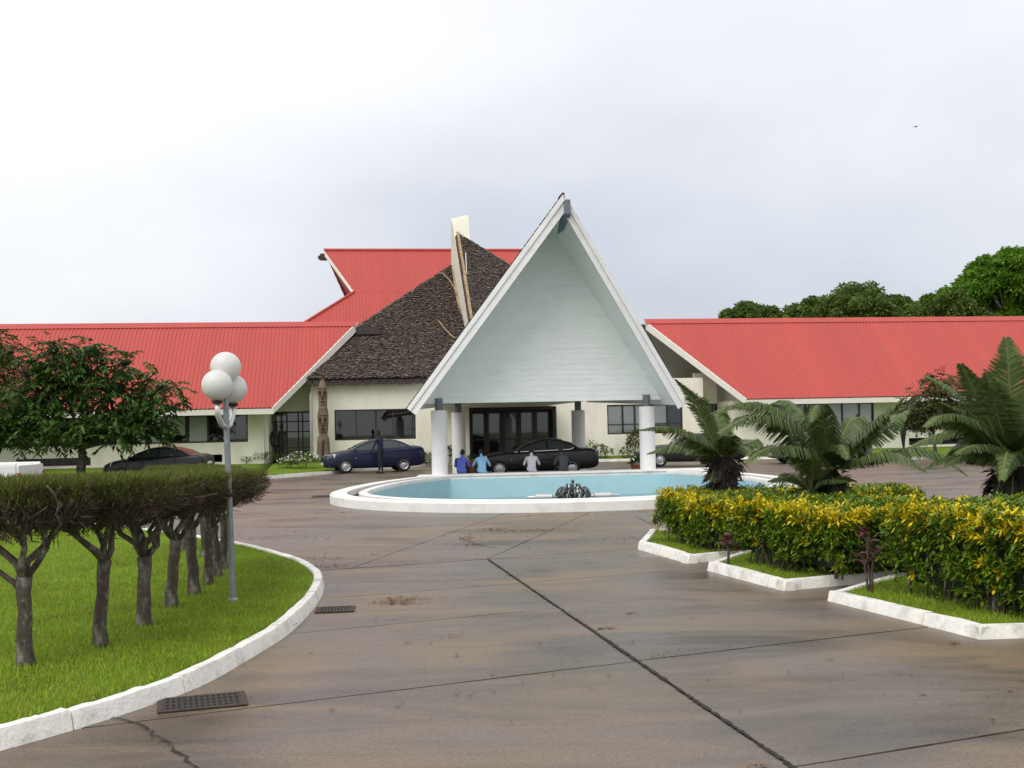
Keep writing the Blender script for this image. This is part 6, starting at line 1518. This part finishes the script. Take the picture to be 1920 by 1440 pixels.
# ================================================================ people
def person(loc, rz, label, joints, bones, mats, head, hands, feet, cat='person', group=None):
    """joints: name->(pos, radius); bones: (a, b, material index). one continuous skinned body; hair as child"""
    rt = empty('person', loc, rz, label, cat, group)
    nm = list(joints); me = bpy.data.meshes.new('body')
    me.from_pydata([joints[k][0] for k in nm], [(nm.index(a), nm.index(b)) for a, b, _ in bones], []); o = obj('body', me, rt)
    o.modifiers.new('skin', 'SKIN')
    for i, k in enumerate(nm):
        r_ = joints[k][1]; sv = me.skin_vertices[0].data[i]; sv.radius = r_ if isinstance(r_, tuple) else (r_, r_); sv.use_root = (k == 'pelvis')
    s = o.modifiers.new('sub', 'SUBSURF'); s.levels = s.render_levels = 2
    bake(o); me = o.data; me.materials.clear()
    for m in mats: me.materials.append(M[m])
    B = [(Vector(joints[a][0]), Vector(joints[b][0]), mi, max(joints[a][1] if not isinstance(joints[a][1], tuple) else max(joints[a][1]), .03)) for a, b, mi in bones]
    for f in me.polygons:
        c = f.center; best = None
        for a, b, mi, r_ in B:
            ab = b - a; t = max(0, min(1, (c - a).dot(ab) / max(ab.length_squared, 1e-9))); d = (c - a - ab * t).length / r_
            if best is None or d < best[0]: best = (d, mi)
        f.material_index = best[1]; f.use_smooth = True
    # head, ears, nose, fingers and shoes joined into the body mesh
    x = MB(); hp, hd = Vector(head[0]), Vector(head[1]).normalized(); up = Vector(head[2]).normalized(); sd_ = hd.cross(up).normalized()
    def hv(f, s_, u_): return hp + hd * f + sd_ * s_ + up * u_
    b = len(x.v); x.ball((0, 0, 0), 1, 14, 12)
    Mx = Matrix((( *(sd_ * .076),), ( *(hd * .095),), ( *(up * .118),))).transposed()
    for i in range(b, len(x.v)): x.v[i] = tuple(hp + Mx @ Vector(x.v[i]))
    x.tube([hv(.088, 0, .02), hv(.115, 0, -.02), hv(.095, 0, -.035)], [.010, .018, .012], 6)
    for s_ in (-1, 1): x.ball(tuple(hv(-.005, s_*.078, -.005)), .024, 8, 6); x.ball(tuple(hv(.080, s_*.032, .012)), .012, 6, 5, m=1)
    x.tube([hv(.088, -.025, -.06), hv(.094, 0, -.058), hv(.088, .025, -.06)], .008, 5, m=1)
    for (w, d_, n_) in hands:
        w, d_, n_ = Vector(w), Vector(d_).normalized(), Vector(n_).normalized(); sdh = d_.cross(n_).normalized()
        x.tube([w - d_*.01, w + d_*.04, w + d_*.085], [.024, .036, .030], 8)
        for k, (o_, l_) in enumerate(((-.027, .062), (-.009, .074), (.009, .070), (.027, .054))):
            p = w + d_*.08 + sdh*o_; x.tube([p, p + d_*l_*.5 - n_*.008, p + d_*l_*.9 - n_*.03], [.009, .0085, .007], 6)
        p = w + d_*.025 + sdh*.032; x.tube([p, p + d_*.03 + sdh*.022, p + d_*.058 + sdh*.026 - n_*.012], [.011, .010, .008], 6)
    for (p, d_) in feet:
        p, d_ = Vector(p), Vector((d_[0], d_[1], 0)).normalized(); x.tube([p - d_*.08 + Vector((0, 0, .035)), p + Vector((0, 0, .045)), p + d_*.10 + Vector((0, 0, .035)), p + d_*.18 + Vector((0, 0, .025))], [.036, .046, .042, .024], 8, 2)
    em = x.mesh('x', [M[mats[0]], M['hair'], M['black_trim']], True)
    bmx = bmesh.new(); bmx.from_mesh(me); n0 = len(bmx.faces); nm0 = len(me.materials); bmx.from_mesh(em); bmx.faces.ensure_lookup_table()
    for f in bmx.faces[n0:]:
        f.material_index = {0: 0, 1: nm0, 2: nm0 + 1}[f.material_index]; f.smooth = True
    me.materials.append(M['hair']); me.materials.append(M['black_trim']); bmx.to_mesh(me); bmx.free()
    h = MB(); b = len(h.v); h.ball((0, 0, 0), 1, 14, 10)
    for i in range(b, len(h.v)):
        v = Vector(h.v[i]); 
        if v.z < -.1 and v.y > -.2: v = v * .8
        if v.y > .55 and v.z < .45: v = v * .82
        h.v[i] = tuple(hp - hd*.008 + up*.012 + Mx @ (v * 1.06))
    h.build('hair', M['hair'], rt, smooth=True)
    return rt
def sitting(loc, rz, label, shirt, lean=.24, hy=0.36, group='men sitting on the pool rim', arm=.0):
    J = {'pelvis': ((0, 0, .12), (.165, .125)), 'waist': ((0, lean*.35, .26), (.15, .115)), 'chest': ((0, lean*.85, .43), (.175, .12)), 'neck0': ((0, lean*1.2, .56), (.07, .065)), 'neck1': ((0, lean*1.45, .635), .052), 'skull': ((0, lean*1.6, .69), .06)}
    bones = [('pelvis', 'waist', 1), ('waist', 'chest', 1), ('chest', 'neck0', 1), ('neck0', 'neck1', 0), ('neck1', 'skull', 0)]
    hands, feet = [], []
    for s, n in ((-1, 'r'), (1, 'l')):
        J.update({'sh' + n: ((s*.175, lean*1.0, .495), .066), 'el' + n: ((s*(.255 + arm), lean + .06, .27), .052), 'cu' + n: ((s*(.25 + arm), lean + .10, .25), .045), 'wr' + n: ((s*.17, lean + .26, .25), .030),
                  'hp' + n: ((s*.09, .05, .10), .095), 'kn' + n: ((s*.17, .43, .20), .068), 'an' + n: ((s*.15, .40, -.18), .045)})
        bones += [('chest', 'sh' + n, 1), ('sh' + n, 'el' + n, 1), ('el' + n, 'cu' + n, 0), ('cu' + n, 'wr' + n, 0), ('pelvis', 'hp' + n, 1), ('hp' + n, 'kn' + n, 2), ('kn' + n, 'an' + n, 2)]
        hands.append(((s*.17, lean + .26, .25), (-s*.3, 1, -.1), (0, 0, 1))); feet.append(((s*.15, .42, -.26), (0, 1)))
    return person(loc, rz, label, J, bones, ['skin', shirt, 'cloth_trouser'], ((0, lean*1.75, .745), (0, .9, -.45), (0, .45, .9)), hands, feet, group=group)
def standing(loc, rz, label, shirt, step=.12, arms=((.28, .05), (.28, .05)), lean=0.0, trouser='cloth_trouser', sc=1.0, group=None, head=(0, 1, 0)):
    J = {'pelvis': ((0, 0, .96), (.15, .11)), 'waist': ((0, lean*.3, 1.12), (.135, .105)), 'chest': ((0, lean*.7, 1.33), (.165, .115)), 'neck0': ((0, lean, 1.49), (.065, .06)), 'neck1': ((0, lean*1.05, 1.55), .052), 'skull': ((0, lean*1.1 + .01, 1.62), .06)}
    bones = [('pelvis', 'waist', 1), ('waist', 'chest', 1), ('chest', 'neck0', 1), ('neck0', 'neck1', 0), ('neck1', 'skull', 0)]; hands, feet = [], []
    for s, n, (ay, az) in ((-1, 'r', arms[0]), (1, 'l', arms[1])):
        sh = Vector((s*.185, lean*.85, 1.425)); el = sh + Vector((s*.05, ay*.5, -.27)); wr_ = el + Vector((-s*.01, ay*.9 + .04, -.25 + az))
        J.update({'sh' + n: (tuple(sh), .062), 'el' + n: (tuple(el), .045), 'wr' + n: (tuple(wr_), .028), 'hp' + n: ((s*.09, 0, .90), .095), 'kn' + n: ((s*.10, s*step*.6 + .03, .50), .062), 'an' + n: ((s*.10, s*step, .09), .042)})
        bones += [('chest', 'sh' + n, 1), ('sh' + n, 'el' + n, 1), ('el' + n, 'wr' + n, 0), ('pelvis', 'hp' + n, 2), ('hp' + n, 'kn' + n, 2), ('kn' + n, 'an' + n, 2)]
        d = (wr_ - el).normalized(); hands.append((tuple(wr_), tuple(d), (0, 1, .2) if abs(d.z) > .5 else (0, 0, 1))); feet.append(((s*.10, s*step + .02, 0), (0, 1)))
    r_ = person(loc, rz, label, J, bones, ['skin', shirt, trouser], ((0, lean*1.15 + .02, 1.69), head, (0, 0, 1)), hands, feet, group=group); r_.scale = (sc, sc, sc); return r_
def seat_pt(px): 
    x = (px - 960) / 51.6; y = 31.5 + YB + (x - 1.6) * 0.085 + .12
    return Vector(((px - 960) * y / FPX, y, .262))
for px, sh, lab, rz, ln, arm in ((861, 'cloth_royal', 'seated man in a royal blue shirt, nearest the left column', -.15, .20, .0), (901, 'cloth_sky', 'seated man in a light blue shirt bent forward', .1, .30, .05), (994, 'cloth_greymauve', 'seated man in a pale grey shirt beside the black car', .0, .27, .02), (1055, 'cloth_charcoal', 'seated man in dark grey clothes in front of the rear wheel', .25, .24, .03)):
    sitting(seat_pt(px), rz, lab, sh, ln, arm=arm)
p = G(717, 886); standing((p.x, p.y - .5, 0), R(60), 'man in dark navy clothes standing at the side of the blue sedan', 'cloth_navy', .16, ((.16, .05), (.05, .0)), .08, sc=1.04)
p = PB(1608, 800, -2.2); w = BW(p.x, -2.2, .3); standing(w, R(150), 'man in a lavender shirt standing by the right wing windows', 'cloth_lavender', .08, sc=1.02, lean=0)
p = PB(1694, 820, -2.6); w = BW(p.x, -2.6, .28); standing(w, R(20), 'person in dark teal clothes beside the small bushy tree', 'cloth_teal', .1)

# ================================================================ pots, bird
def pot(loc, label, h=.34, r_=.2):
    rt = empty('flower_pot', loc, 0, label, 'pot', 'terracotta pots by the portico'); MB().lathe([(r_*.7, 0), (r_, h*.85), (r_*1.12, h*.86), (r_*1.12, h), (r_*.98, h), (r_*.9, h*.9)], 20).build('pot', M['terracotta'], rt, auto=40)
    n = 60; d = unit(rng.normal(0, 1, (n, 3))); d[:, 2] = np.abs(d[:, 2]) + .2; tag(obj('foliage', np_mesh('foliage', leaves_at(np.tile([0, 0, h*.9], (n, 1)) + d * .12, d, .35, .06, .35), 4, M['leaf_dark']), rt), kind='stuff')
w = PY(1193, 872, 43.2); pot((w.x, w.y, 0), 'square shouldered terracotta pot beside the right front column')
w = PY(884, 872, 47.0); pot((w.x, w.y, 0), 'terracotta pot with dark leaves beside the left rear column', .5, .28)
w = PY(1717, 238, 70); bd = empty('bird', w, R(30), 'small dark bird flying high in the sky on the right', 'bird')
MB().tube([(-.12, 0, 0), (-.06, 0, 0), (0, 0, .01), (.07, 0, .02), (.11, 0, .02)], [.008, .03, .04, .028, .006], 8).build('body', M['hair'], bd, smooth=True)
for s in (-1, 1): MB().slab([(.04, s*.02, .02), (.05, s*.12, .06), (-.02, s*.24, .03), (-.04, s*.12, .05), (-.05, s*.02, .02)], (0, 0, .006)).build('wing', M['hair'], bd)
